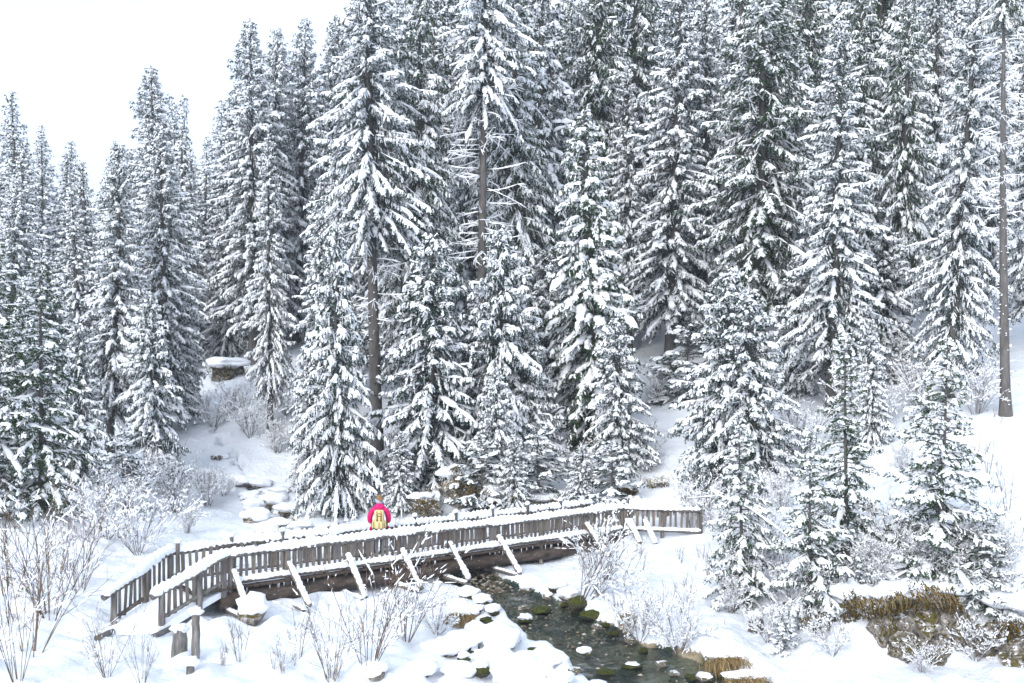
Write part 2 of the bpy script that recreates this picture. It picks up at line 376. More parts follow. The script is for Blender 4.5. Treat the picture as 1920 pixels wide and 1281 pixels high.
# creek centre line: x, y, water z, half width
CREEK = np.array([(-14, 50, 0.75, .05), (-12, 46.7, 0.15, .08), (-10.4, 43.5, -0.2, .12), (-9.8, 42, -0.35, .16), (-8.6, 40.3, -.42, .14), (-8, 38.5, -0.5, .16), (-4.5, 34.5, -0.62, .45), (-1.6, 32, -0.72, .75), (-0.6, 30.4, -0.82, .6), (0.3, 28.8, -0.94, .7),
    (1.05, 27.2, -1.04, .95), (2.1, 25.0, -1.14, 1.05), (3.3, 22.8, -1.22, 1.3), (4.2, 20.6, -1.32, 1.6), (6.0, 16, -1.6, 2.0), (9, 9, -2.2, 2.0)])
_cs = np.concatenate([[0], np.cumsum(np.linalg.norm(np.diff(CREEK[:, :2], axis=0), axis=1))])
_ss = np.linspace(0, _cs[-1], 240)
CR = np.stack([np.interp(_ss, _cs, CREEK[:, k]) for k in range(4)], -1)
for _ in range(6): CR[1:-1] = (CR[:-2] + CR[1:-1] * 2 + CR[2:]) / 4

def ground0(x, y):
    x = np.asarray(x, float); y = np.asarray(y, float); sh = x.shape; x = x.ravel(); y = y.ravel()
    z = WT[_n] + WT[_n + 1] * x + WT[_n + 2] * y
    for i in range(_n): z = z + WT[i] * _phi((x - C[i, 0]) ** 2 + (y - C[i, 1]) ** 2)
    return z.reshape(sh)
def ground(x, y):
    x = np.asarray(x, float); y = np.asarray(y, float)
    z = ground0(x, y)
    far = np.clip((y - 45) / 30, 0, 1)
    z = z + vnoise(x, y, 2.2, 1) * (0.10 + 0.2 * far) + vnoise(x, y, 0.8, 2) * 0.075 + vnoise(x, y, 0.33, 3) * 0.06
    fl = np.clip((32 - y) / 6, 0, 1) * np.clip((y - 15) / 4, 0, 1)
    z = z + (np.abs(vnoise(x, y, 0.62, 7)) * 0.26 + np.abs(vnoise(x, y, 1.3, 8)) * .2 - .2) * fl
    sh = x.shape; xf, yf = x.ravel(), y.ravel(); d = np.full(xf.shape, 99.); wz = np.zeros(xf.shape); hw = np.ones(xf.shape)
    near = (yf < 52) & (np.abs(xf) < 18)
    idx = np.where(near)[0]
    for c0 in range(0, len(idx), 20000):
        ii = idx[c0:c0 + 20000]
        dd = (xf[ii, None] - CR[None, :, 0]) ** 2 + (yf[ii, None] - CR[None, :, 1]) ** 2
        k = dd.argmin(1); d[ii] = np.sqrt(dd[np.arange(len(ii)), k]); wz[ii] = CR[k, 2]; hw[ii] = CR[k, 3]
    d = d.reshape(sh); wz = wz.reshape(sh); hw = hw.reshape(sh)
    d = d + vnoise(x, y, 0.7, 9) * 0.22 + vnoise(x, y, 0.25, 11) * 0.08
    wb = 0.5 * np.clip(hw / .7, .15, 1); k = np.clip((d - hw) / wb, 0, 1); k = k * k * (3 - 2 * k)
    bed = wz - 0.10 - 0.16 * np.clip(1 - d / hw, 0, 1) + vnoise(x, y, 0.3, 13) * 0.05
    bank = np.maximum(z, wz + 0.12)
    # low shoulders near the water
    return bed * (1 - k) + bank * k
def gz(x, y): return float(ground(np.array([x]), np.array([y]))[0])

def axis(segs):
    a = [np.arange(s, e, st) for s, e, st in segs]; return np.concatenate(a + [[segs[-1][1]]])
gx = axis([(-130, -40, 4), (-40, -16, 0.8), (-16, 14, 0.14), (14, 40, 0.7), (40, 130, 4)])
gy = axis([(-12, 16, 1.0), (16, 36, 0.13), (36, 50, 0.22), (50, 80, 0.8), (80, 170, 2.5)])
GX, GY = np.meshgrid(gx, gy); GZ = ground(GX, GY)
nx, ny = len(gx), len(gy)
a = np.arange(ny - 1)[:, None] * nx + np.arange(nx - 1)[None]
quads = np.stack([a, a + 1, a + nx + 1, a + nx], -1).reshape(-1, 4)
# where the creek bed shows instead of snow (a map of the material, per vertex)
dd = np.full(GX.shape, 9.0); sub = (GY < 52) & (np.abs(GX) < 16)
px_, py_ = GX[sub], GY[sub]; res = np.zeros(len(px_))
for c0 in range(0, len(px_), 20000):
    xa, ya = px_[c0:c0 + 20000], py_[c0:c0 + 20000]
    q = (xa[:, None] - CR[None, :, 0]) ** 2 + (ya[:, None] - CR[None, :, 1]) ** 2
    k = q.argmin(1); res[c0:c0 + 20000] = (np.sqrt(q[np.arange(len(k)), k]) + vnoise(xa, ya, 0.7, 9) * 0.22 + vnoise(xa, ya, 0.25, 11) * 0.08 - CR[k, 3]) / np.clip(CR[k, 3] / .7, .15, 1)
dd[sub] = res
ground_ob = ob('ground', mesh('ground', np.stack([GX, GY, GZ], -1), quads, (GROUND,), None, True))
at = ground_ob.data.attributes.new('bed', 'FLOAT', 'POINT'); at.data.foreach_set('value', np.clip(0.5 + (0.24 - dd) * 2.0, 0, 1).ravel().astype(np.float32))
tag(ground_ob, kind='structure')
# water surface
nW = 13; vv = []
tang = norm(np.gradient(CR[:, :2], axis=0)); nrm = np.stack([-tang[:, 1], tang[:, 0]], -1)
for j in range(nW):
    f = (j / (nW - 1) * 2 - 1) * 1.22
    xy = CR[:, :2] + nrm * (CR[:, 3:4] * f)
    zz = CR[:, 2] + vnoise(xy[:, 0], xy[:, 1], 0.35, 21) * 0.018 + vnoise(xy[:, 0], xy[:, 1], 0.9, 22) * 0.02
    vv.append(np.c_[xy, zz])
VV = np.stack(vv, 1); a = np.arange(len(CR) - 1)[:, None] * nW + np.arange(nW - 1)[None]
wq = np.stack([a, a + nW, a + nW + 1, a + 1], -1).reshape(-1, 4)
tag(ob('creek_water', mesh('creek_water', VV, wq, (WATER,), None, True)), kind='structure')

# ------------------------------------------------------------------ spruces
def trunk_mesh(name, H, r0, seed, bend=0.15, stubs=None):
    rng = np.random.RandomState(seed); K, S = 10, 16
    t = np.linspace(0, 1, S); z = t * H - 0.4
    r = r0 * ((1 - t) ** 0.8 * 0.97 + 0.03) * (1 + 0.45 * np.exp(-t * H / 0.5))
    cx = bend * np.sin(t * 3 + seed); cy = bend * np.cos(t * 2.3 + seed * 2); cx -= cx[0]; cy -= cy[0]
    a = np.arange(K) * 2 * math.pi / K; rr = r[:, None] * (1 + 0.07 * rng.uniform(-1, 1, (S, K)))
    V = np.stack([cx[:, None] + rr * np.cos(a), cy[:, None] + rr * np.sin(a), np.repeat(z[:, None], K, 1)], -1).reshape(-1, 3)
    i = np.arange(S - 1)[:, None] * K; k = np.arange(K)[None]; k2 = (k + 1) % K
    q = np.stack([i + k, i + k2, i + K + k2, i + K + k], -1).reshape(-1, 4)
    return mesh(name, V, q, (BARK,), None, True)

def crown_meshes(name, seed, H, base, Rm, nb, prof=0.62, e_low=-32, e_top=36, sag_low=0.14, sag_top=0.05, sp=0.115, blen=0.58, pend=0.9,
                 snow=0.75, pad=0.7, padw=0.058, ds=0.042, tl=0.095, tw=0.028, twigs=0, twig_rng=(0.4, 0.7), twig_len=2.0, stubs=0, stub_rng=(0.05, .4), needle=NEEDLE, r0=0.25, sw=0.041, bend=0.15, snow_low=1.0):
    rng = np.random.RandomState(seed)
    rr = (np.arange(nb) + rng.rand(nb)) / nb; rr = rr ** 1.08 * 0.985
    t = base + (1 - base) * rr; z = t * H - 0.4
    L = Rm * (1 - rr) ** prof * rng.uniform(.3, 1.0, nb) ** .7 * 1.12 * (0.62 + 0.38 * np.clip(rr / 0.16, 0, 1)) + 0.14
    az = np.arange(nb) * 2.39996 + rng.uniform(-.7, .7, nb)
    lump = vnoise(np.cos(az) * 1.3 + 9, z * .55 + np.sin(az) * 1.3, 1.0, seed + 50)
    L = L * (1 + .30 * lump)
    e = np.radians(e_low + (e_top - e_low) * rr ** 1.9 + rng.normal(size=nb) * 13)
    sag = sag_low + (sag_top - sag_low) * rr + rng.uniform(-.16, .16, nb)
    tt = t; O = np.stack([bend * np.sin(tt * 3 + seed) - bend * math.sin(seed), bend * np.cos(tt * 2.3 + seed * 2) - bend * math.cos(seed * 2), z], -1)
    D = np.stack([np.cos(az) * np.cos(e), np.sin(az) * np.cos(e), np.sin(e)], -1)
    cr = MB(); sn = MB()
    V, F = tubes(O, D, L, 0.012 + L * 0.012, np.full(nb, .006), sag, 4, 3); cr.add(V, F, 1)
    bs = np.clip(0.92 + .5 * vnoise(np.cos(az) * 1.1 + 3, z * .45 + np.sin(az) * 1.1, 1.0, seed + 80) + rng.uniform(-.25, .3, nb), .12, 1) * np.clip(snow_low + (1 - snow_low) * rr * 2.2, 0, 1)
    # branchlets
    cnt = np.maximum(3, np.ceil(L / sp * 2)).astype(int); bi = np.repeat(np.arange(nb), cnt); n = len(bi)
    u = rng.rand(n) ** 0.75 * 0.92 + 0.10
    Lb, Sb = L[bi], sag[bi]
    p = O[bi] + D[bi] * (Lb * u)[:, None] - ZUP * (Sb * Lb * u * u)[:, None]
    T = norm(D[bi] - 2 * ZUP * (Sb * u)[:, None])
    lat = norm(np.cross(T, ZUP)); side = np.where(rng.rand(n) < .5, -1., 1.)
    d = norm(T * rng.uniform(.35, .8, (n, 1)) + lat * (side * rng.uniform(.35, .95, n))[:, None] - ZUP * (pend * rng.uniform(.25, 1.5, n))[:, None])
    bl = np.minimum(blen, 0.22 + 0.32 * Lb) * (0.40 + 0.6 * (1 - u)) * rng.uniform(.6, 1.15, n)
    sg = rng.uniform(.05, .35, n)
    # needle tufts
    m = np.maximum(2, np.ceil(bl / ds)).astype(int); ti = np.repeat(np.arange(n), m); k = len(ti)
    uu = rng.rand(k)
    tp = p[ti] + d[ti] * (bl[ti] * uu)[:, None] - ZUP * (sg[ti] * bl[ti] * uu * uu)[:, None]
    rnd = norm(rng.normal(size=(k, 3)))
    dn = norm(d[ti] * 0.9 + rnd * 0.8)
    wd = norm(np.cross(dn, norm(rng.normal(size=(k, 3)))))
    l_ = tl * rng.uniform(.65, 1.25, k)[:, None]; w_ = tw * rng.uniform(.6, 1.3, k)[:, None]
    TV = np.stack([tp - wd * w_, tp + wd * w_, tp + dn * l_], 1).reshape(-1, 3)
    cr.add(TV, np.arange(k * 3).reshape(-1, 3), 0)
    # snow on branchlets
    sel = rng.rand(n) < snow * bs[bi] * np.clip(.42 + u * .95, 0, 1)
    ns = sel.sum()
    V, F = strips(rng, p[sel] + ZUP * 0.008, d[sel], bl[sel] * rng.uniform(.55, 1.0, ns), sw * (.65 + .75 * u[sel]) * rng.uniform(.55, 1.5, ns), sw * (.65 + .6 * u[sel]) * rng.uniform(.55, 1.45, ns), sg[sel], 3, 3, .35)
    sn.add(V, F)
    # pads along the main branches
    for rep in range(3):
        sel = np.where(rng.rand(nb) < pad * bs * .9)[0]; ns = len(sel)
        u0 = rng.uniform(.12, .80, ns); u1 = np.minimum(1.03, u0 + rng.uniform(.18, .46, ns))
        o = O[sel] + D[sel] * (L[sel] * u0)[:, None] - ZUP * (sag[sel] * L[sel] * u0 * u0)[:, None] + ZUP * 0.015
        dt = D[sel] - 2 * ZUP * (sag[sel] * u0)[:, None]; ll = L[sel] * (u1 - u0)
        wv = padw * rng.uniform(.4, 1.25, ns) * np.clip(L[sel] / 1.0, .45, 1.3)
        V, F = strips(rng, o, dt, ll, wv, wv * rng.uniform(.55, .95, ns), sag[sel] * (u1 - u0), 5, 6, .42); sn.add(V, F)
    # thin dead branches
    if twigs:
        tz = np.sort(rng.uniform(*twig_rng, twigs)); a2 = rng.rand(twigs) * 6.283; e2 = np.radians(rng.uniform(-5, 18, twigs))
        o = np.stack([bend * np.sin(tz * 3 + seed) - bend * math.sin(seed), bend * np.cos(tz * 2.3 + seed * 2) - bend * math.cos(seed * 2), tz * H - .4], -1)
        D2 = np.stack([np.cos(a2) * np.cos(e2), np.sin(a2) * np.cos(e2), np.sin(e2) - .25], -1); L2 = twig_len * rng.uniform(.35, 1.1, twigs); s2 = rng.uniform(-.25, .18, twigs)
        V, F = tubes(o, D2, L2, np.full(twigs, .022), np.full(twigs, .006), s2, 6, 3); cr.add(V, F, 1)
        V, F = strips(rng, o + D2 * 0.2 + ZUP * .012, D2, L2 * .9, np.full(twigs, .028), np.full(twigs, .04), s2, 7, 4, .35); sn.add(V, F)
        # sub twigs
        rep = np.repeat(np.arange(twigs), 6); ur = rng.uniform(.25, 1, len(rep))
        o3 = o[rep] + D2[rep] * (L2[rep] * ur)[:, None] - ZUP * (s2[rep] * L2[rep] * ur * ur)[:, None]
        D3 = norm(D2[rep] + rng.normal(size=(len(rep), 3)) * .6 - ZUP * .3); L3 = rng.uniform(.2, .6, len(rep)); z3 = np.full(len(rep), .1)
        V, F = tubes(o3, D3, L3, z3 * .08, z3 * .03, z3, 3, 3); cr.add(V, F, 1)
        V, F = strips(rng, o3, D3, L3, z3 * .18, z3 * .25, z3, 3, 4, .3); sn.add(V, F)
    if stubs:
        tz = rng.uniform(*stub_rng, stubs); a2 = rng.rand(stubs) * 6.283; rad = r0 * (1 - tz) ** .8
        o = np.stack([rad * np.cos(a2), rad * np.sin(a2), tz * H - .4], -1); o[:, 0] += bend * np.sin(tz * 3 + seed) - bend * math.sin(seed); o[:, 1] += bend * np.cos(tz * 2.3 + seed * 2) - bend * math.cos(seed * 2)
        D2 = np.stack([np.cos(a2), np.sin(a2), np.full(stubs, -.1)], -1); L2 = rng.uniform(.05, .22, stubs); z_ = np.zeros(stubs)
        V, F = tubes(o, D2, L2, z_ + .015, z_ + .01, z_, 2, 3); cr.add(V, F, 1)
        V, F = strips(rng, o, D2, L2 + .03, z_ + .035, z_ + .04, z_, 3, 4, .3); sn.add(V, F)
    cm = cr.mesh(name + '_crown', (needle, BARK), False); sm = sn.mesh(name + '_snow', (TSNOW,), True)
    tm = trunk_mesh(name + '_trunk', H * 0.985, r0, seed, bend)
    return dict(H=H - 0.4, trunk=tm, crown=cm, snow=sm)

TV_ = {}
def variant(k, **kw): TV_[k] = crown_meshes(k, **kw)
variant('tall_a', seed=1, prof=.68, H=22, base=.10, Rm=3.1, nb=390, snow=1.0, pad=.75, padw=0.073, pend=1.15, r0=.26)
variant('tall_b', seed=2, prof=.64, H=22, base=.16, Rm=2.75, nb=400, snow=1.0, pad=.8, padw=0.084, pend=1.15, r0=.24)
variant('tall_c', seed=3, H=24, base=.22, Rm=3.5, nb=370, snow=.85, pad=.65, padw=0.067, pend=.95, blen=.75, e_low=-36,  r0=.3, needle=NEEDLE2)
variant('bare_trunk', seed=4, H=26, base=.5, Rm=4.0, nb=290, prof=.7, snow=1.0, pad=.9, padw=0.084, pend=1.15, blen=.65, e_low=-36, e_top=20, sag_low=.10, r0=.33, stubs=130, stub_rng=(.03, .52), twigs=26, twig_rng=(.3, .55), twig_len=1.8)
variant('sparse', seed=5, H=28, base=.66, Rm=3.0, nb=210, snow=1.0, pad=.9, padw=0.095, pend=1.15, e_low=-34, r0=.30, twigs=90, twig_rng=(.36, .74), twig_len=2.4, stubs=60, stub_rng=(.05, .4))
variant('pole', seed=6, H=28, base=.80, Rm=2.4, nb=90, snow=.85, pad=.8, r0=.30, twigs=80, twig_rng=(.38, .82), twig_len=1.7, stubs=160, stub_rng=(.03, .5), needle=NEEDLE2)
variant('cone', seed=7, H=14, base=.02, Rm=2.5, nb=420, prof=.6, snow=.85, pad=1.0, padw=0.112, pend=.85, e_low=-34, e_top=15, r0=.22, needle=NEEDLE2, sw=.045, snow_low=.05)
variant('mid', seed=8, prof=.55, H=10, base=.03, Rm=2.15, nb=280, snow=1.0, pad=.85, padw=0.073, pend=1.15, sp=.1, r0=.14)
variant('mid_b', seed=9, prof=.55, H=10, base=.08, Rm=1.95, nb=260, snow=1.0, pad=.7, padw=0.062, pend=1.15, sp=.105, r0=.13)
variant('young', seed=10, H=7, base=.06, Rm=2.0, nb=125, prof=.85, e_low=-6, e_top=35, sag_low=.16, snow=.8, pad=.8, padw=0.067, pend=.28, sp=.085, ds=.030, tl=.075, tw=.02, r0=.085, needle=NEEDLE2, sw=.042, bend=.06)
variant('young_b', seed=11, H=7, base=.08, Rm=1.9, nb=120, prof=.9, e_low=-14, e_top=40, sag_low=.14, snow=.8, pad=.75, padw=0.056, pend=.3, sp=.09, ds=.032, tl=.075, tw=.02, r0=.08, needle=NEEDLE2, sw=.042, bend=.06)
variant('green', seed=16, H=9, base=.05, Rm=2.0, nb=130, prof=.8, e_low=-12, e_top=30, sag_low=.12, snow=.45, pad=.75, padw=0.073, pend=.3, sp=.085, ds=.030, tl=.08, tw=.022, r0=.11, needle=NEEDLE2, sw=.042, bend=.06)
variant('sapling', seed=12, H=3, base=.05, Rm=.85, nb=55, e_low=0, e_top=45, sag_low=.25, snow=.85, pad=.9, padw=0.062, pend=.3, sp=.07, ds=.032, tl=.07, tw=.018, r0=.04, sw=.04, bend=.03)
variant('far_a', seed=13, prof=.8, H=20, base=.06, Rm=2.4, nb=270, snow=1.0, pad=.85, padw=0.090, pend=1.15, sp=.19, ds=.07, tl=.13, tw=.045, sw=.06, r0=.22)
variant('far_b', seed=14, prof=.85, H=20, base=.10, Rm=2.0, nb=240, snow=1.0, pad=.85, padw=0.090, pend=1.15, sp=.19, ds=.07, tl=.13, tw=.045, sw=.06, r0=.2)
variant('far_c', seed=15, prof=.7, H=22, base=.2, Rm=2.6, nb=240, snow=1.0, pad=.8, padw=0.084, pend=1.15, sp=.2, ds=.07, tl=.13, tw=.045, sw=.06, r0=.25)

def tree(px, Y, top, kind, ws=1.0, label=None, group=None, rot=None, name='spruce_tree', rng=random.Random(3)):
    x = (px - 960) / FPX * Y; g = gz(x, Y)
    v = TV_[kind]; ztop = CAMZ - (top - HORIZ) / FPX * Y; s = (ztop - g) / v['H']
    if s < 0.15: return None
    r = empty(name, (x, Y, g), (R(rng.gauss(0, 1.1)), R(rng.gauss(0, 1.1)), rot if rot is not None else rng.uniform(0, 6.28)), (s ** .75 * ws, s ** .75 * ws, s))
    tag(r, label, 'tree', group)
    ob('trunk', v['trunk'], r); c = ob('crown', v['crown'], r); ob('snow', v['snow'], c)['kind'] = 'stuff'
    return r

G_M, G_F, G_Y, G_H = 'tall spruces on the slope', 'far spruces up the valley', 'young spruces near the creek', 'spruces just behind the footbridge'
TREES = [
 # left side
 (-12, 33, 455, 'green', 1.1, 'dark green spruce cut off by the left edge of the picture', G_Y),
 (78, 34, 470, 'green', 1.0, 'green spruce with bare brown trunk showing, standing before the left edge bushes', G_Y),
 (205, 46, 262, 'tall_b', 1.15, 'slender snowy spruce with two dark trunks showing below, second in from the left', G_M),
 (312, 50, 235, 'tall_a', 1.15, 'broad snowy spruce in front of the twin-topped spire on the left', G_M),
 (293, 62, 122, 'tall_b', 1.25, 'tall spire spruce whose pointed top stands alone against the white sky', G_M),
 (232, 39, 802, 'sapling', 1.15, 'little round-topped fir bent under thick snow, left of the bushes', G_Y),
 (40, 80, 172, 'far_a', 1.5, 'tall pointed spruce highest against the sky at the far left', G_F),
 (350, 75, 178, 'far_b', 1.0, 'thin pointed spruce just right of the tall lone spire', G_F),
 (420, 72, 148, 'far_c', 1.1, 'grey open-crowned spruce before the twin tall spires', G_F),
 (432, 63, 395, 'mid_b', 1.1, 'narrow spruce behind the snow-capped rock outcrop', G_M),
 (475, 60, 38, 'tall_b', 1.2, 'first of the twin tall spires, thick with snow', G_M),
 (507, 64, 40, 'tall_a', 1.0, 'second of the twin tall spires, nearer the middle of the picture', G_M),
 (507, 50, 245, 'tall_b', .8, 'narrow spruce with slim bare lower trunk on the open bank beside the rock outcrop', G_M),
 (557, 66, 33, 'tall_a', 1.05, 'tall spire spruce between the twin spires and the big drooping spruce', G_M),
 (606, 68, 15, 'tall_b', 1.15, 'tall spire spruce rising beside the big drooping spruce crown', G_M),
 (100, 55, 480, 'mid', 1.2, 'frosty small spruce behind the green spruce at the left', G_M),
 (150, 60, 330, 'far_b', 1.3, 'snowy spruce filling the gap between the left spruces', G_M),
 (20, 50, 330, 'tall_a', 1.1, 'wide snowy spruce behind the dark spruce at the left edge', G_M),
 # middle
 (642, 39.5, 425, 'mid_b', .85, 'spruce with grey slim trunk standing left of the hiker', G_H),
 (600, 47, 330, 'tall_b', .8, 'snowy spruce behind the slim grey trunk left of the hiker', G_H),
 (708, 44, -60, 'bare_trunk', 1.05, 'great spruce with long bare trunk rising above the hiker', G_H),
 (800, 46, -90, 'tall_c', .85, 'tall spruce with dark trunk just right of the great bare trunk', G_H),
 (808, 41.5, 440, 'mid_b', 1.25, 'snow-covered spruce in front of the bank right of the great bare trunk', G_H),
 (900, 46, -150, 'sparse', 1.0, 'tall spruce with thin drooping dead branches along its bare trunk', G_H),
 (985, 49, -120, 'tall_c', .85, 'tall spruce with narrow crown beside the trunk with dead branches', G_H),
 (935, 42, 435, 'mid', 1.0, 'middling snowy spruce at the foot of the trunk with dead branches', G_H),
 (985, 41.5, 560, 'mid_b', 1.0, 'middling snowy spruce left of the heavy cone-shaped spruce', G_H),
 (1108, 43, 205, 'cone', 1.08, 'heavy cone-shaped spruce with thick snow pads on top and dark green below', G_H),
 (1085, 56, -150, 'tall_c', .95, 'tall dim spruce directly behind the heavy cone-shaped spruce', G_M),
 (1010, 38.5, 800, 'sapling', 1.5, 'small fir on the rocky bank above the middle of the bridge', G_Y),
 (1168, 39.5, 590, 'mid_b', 1.1, 'snowy spruce above the high end of the bridge', G_H),
 (1255, 50, -60, 'tall_b', 1.25, 'tall spruce with thick trunk standing clear on the snow', G_M),
 # right
 (1352, 37, 500, 'mid', 1.15, 'snow-laden spruce on the near side of the pair behind the bridge end', G_H),
 (1425, 36, 545, 'mid_b', 1.25, 'greener spruce of the pair behind the bridge end', G_H),
 (1420, 46, -120, 'tall_c', 1.3, 'big dark spruce with hanging green curtains, little snow', G_M),
 (1558, 41, 30, 'tall_b', 1.15, 'tall snowy spruce with thick white pads near its pointed top', G_M),
 (1600, 46, -80, 'tall_c', .9, 'dark trunked spruce behind the one with thick white pads', G_M),
 (1392, 28.0, 770, 'young_b', .95, 'small frosted spruce standing at the right end of the bridge railing', G_Y),
 (1588, 26.8, 622, 'green', .9, 'young green spruce with straight dark stem above the mossy rock', G_Y),
 (1520, 25.4, 800, 'young', .85, 'smaller young spruce left of the green one with dark stem', G_Y),
 (1755, 25.2, 630, 'young', .95, 'young spruce with long bare tip above the rock face', G_Y),
 (1780, 40, -60, 'tall_a', .88, 'large spruce thick with white clumps, its trunk meeting the snow at right', G_M),
 (1700, 45, -40, 'tall_c', .85, 'dark spruce behind the one thick with white clumps', G_M),
 (1886, 37.5, -150, 'pole', .85, 'tall bare trunk with thin side twigs near the right edge', G_M),
 (1945, 44, -80, 'tall_b', .95, 'snowy spruce cut off by the right edge of the picture', G_M),
 (1850, 24.6, 960, 'young_b', 1.5, 'drooping spruce hanging over the right end of the rock face', G_Y),
 (1468, 24.2, 1140, 'sapling', .9, 'tiny spruce at the water edge beside the cut stump', G_Y),
 (1612, 25.2, 1030, 'sapling', .9, 'frosty sapling growing on top of the mossy rock', G_Y),
]
for i, (px, Y, top, kind, ws, lab, grp) in enumerate(TREES): tree(px, Y, top, kind, ws, lab, grp, rot=(i * 2.1) % 6.28)
# the packed forest further up the hill
rb = random.Random(11)
SKY = [(-200, 230), (0, 205), (40, 190), (110, 218), (150, 245), (200, 255), (235, 285), (262, 200), (295, 150), (350, 190), (380, 235), (420, 165), (475, 60), (555, 55), (605, 40), (650, 5), (690, -60), (2200, -200)]
BANDS = [(120, 'behind the tall pointed spruce at far left'), (270, 'left of the tall lone spire'), (450, 'right of the tall lone spire'), (640, 'around the tall twin spires'), (800, 'behind the great bare trunk'),
  (1000, 'behind the trunk with drooping dead branches'), (1180, 'behind the heavy cone-shaped spruce'), (1380, 'behind the thick clear trunk'), (1540, 'behind the dark curtained spruce'), (1690, 'behind the white-padded spruce'), (9999, 'along the right edge of the forest')]
def skyline(px): return float(np.interp(px, [a for a, b in SKY], [b for a, b in SKY]))
for Y, step in ((54, 105), (60, 96), (67, 88), (75, 80), (84, 72), (96, 62), (110, 56)):
    px = -60 + rb.uniform(0, 50)
    while px < 1990:
        p = px + rb.uniform(-22, 22); yy = Y + rb.uniform(-2.5, 2.5)
        left = p < 640
        if not (left and Y < 66 and 380 < p < 640) and not (Y < 58 and (560 < p < 690 or 1180 < p < 1330 or p < 420)):
            x = (p - 960) / FPX * yy; g = gz(x, yy)
            Ht = rb.uniform(18, 25); top = HORIZ - (g + Ht - CAMZ) / yy * FPX
            lim = skyline(p) + rb.uniform(5, 110 if left else 30)
            if p < 690: top = max(top, lim)
            k = rb.choice(['far_a', 'far_b', 'far_c', 'tall_c'] if Y < 62 else ['far_a', 'far_b', 'far_c'])
            for lim_, where in BANDS:
                if p < lim_: break
            row = 'nearer' if Y < 64 else ('middle' if Y < 80 else 'farthest')
            lab = 'snowy spruce in the ' + row + ' forest rows ' + where; grp = row + ' rows ' + where
            if not (Y > 76 and p > 760): tree(p, yy, top, k, rb.uniform(.85, 1.1) * (1.35 if left else 1.05), lab, grp, rng=rb)
        px += step

# fill trees standing between the named ones
FILL = [(640, 52, 250, 'tall_b', .85, 'snowy spruce behind the grey trunk, left of the great bare trunk'), (760, 53, -20, 'tall_a', .9, 'tall spruce in the gap right of the great bare trunk'),
 (860, 51, 60, 'tall_b', .85, 'tall spruce just behind the trunk with dead branches, on its left'), (870, 43.5, 560, 'mid', .9, 'short snowy spruce between the two trunks above the bank'),
 (950, 54, -60, 'tall_a', .9, 'tall spruce behind the trunk with dead branches, on its right'), (1045, 48, 470, 'mid', 1.2, 'snowy spruce tucked against the left of the heavy cone-shaped spruce'),
 (1180, 53, 120, 'tall_b', .9, 'dim spruce between the cone-shaped spruce and the thick clear trunk'), (1330, 52, -40, 'tall_a', 1.0, 'tall spruce behind and right of the thick clear trunk'),
 (1490, 50, 40, 'tall_b', .9, 'snowy spruce between the dark curtained spruce and the white-padded one'), (1500, 44, 480, 'mid_b', 1.2, 'frosted lower spruce between the pair and the white-padded spruce'),
 (1655, 44, 420, 'mid', 1.2, 'lower spruce in the dark gap left of the white-clumped spruce'), (1745, 52, -60, 'tall_b', .9, 'tall spruce behind the white-clumped spruce'),
 (1850, 50, -60, 'tall_a', .9, 'tall spruce behind the bare trunk near the right edge'), (1640, 37, 600, 'mid_b', .8, 'slim frosted spruce behind the young green one'),
 (1290, 46, 610, 'sapling', 1.8, 'round frosted bush-like fir at the foot of the thick clear trunk'), (930, 39, 690, 'mid', .75, 'small spruce on the bank above the bridge middle'),
 (760, 42, 640, 'mid', .75, 'small spruce leaning into the shrubs right of the great bare trunk'),
 (580, 43, 640, 'mid_b', .8, 'little spruce left of the slim grey trunk'), (290, 43, 560, 'mid', .9, 'snowy spruce over the round wispy bush'), (345, 52, 520, 'mid_b', .8, 'narrow spruce beside the open snowy bank'),
 (150, 42, 600, 'mid_b', .9, 'spruce just right of the green spruce with bare brown trunk'), (30, 41, 560, 'mid', 1.0, 'frosted spruce between the left edge and the green spruce')]
for i, (px, Y, top, kind, ws, lab) in enumerate(FILL): tree(px, Y, top, kind, ws, lab, 'spruces filling the forest gaps', rot=(i * 1.37 + .5) % 6.28)

ORD = ('second', 'third', 'fourth', 'farthest', 'nearest')
for i, (px, Y, top) in enumerate(((900, 38.0, 820), (965, 37.6, 815), (1085, 37.2, 835), (1145, 37.0, 830), (750, 39.4, 810))): lab = 'low snowy spruce behind the railing, ' + ORD[i] + ' from the hiker of its row'; tree(px, Y, top, ('sapling', 'mid_b', 'mid')[i % 3], 1.5 if i % 3 == 0 else 1.0, lab, 'low spruces over the mossy bank', rot=i * 1.9)
# ------------------------------------------------------------------ footbridge
B0 = np.array([-7.0, 26.6]); BD = np.array([0.777, 0.629]); BD /= np.linalg.norm(BD); BN = np.array([BD[1], -BD[0]])
WB, SEND = 1.3, 13.6
def Bp(s, off=0.0, z=0.0):
    q = B0 + BD * s + BN * off; return (q[0], q[1], z)
BANG = math.atan2(BD[1], BD[0])
def s_at(px, off=0.0):
    k = (px - 960) / FPX; o = B0 + BN * off
    return (k * o[1] - o[0]) / (BD[0] - k * BD[1])
bridge = empty('footbridge', Bp(0, -WB / 2, 0)); bridge.location = (0, 0, 0)
tag(bridge, 'weathered wooden footbridge with slatted railings topped by snow', 'footbridge')
rng = np.random.RandomState(77)
SLW = .080
slat_meshes = []
for k in range(6):
    V, F = box(SLW * rng.uniform(.85, 1.12), 0.028, 0.74 + rng.uniform(-.03, .03), (0, 0, 0.37)); V = V.copy()
    V[4:, 2] += rng.uniform(-.02, .02, 4); V[:, 0] += rng.uniform(-.006, .006, 8); V[:4, 2] += rng.uniform(-.02, .02, 4)
    slat_meshes.append(mesh('slat', V, F, (WOOD,)))
post_meshes = []
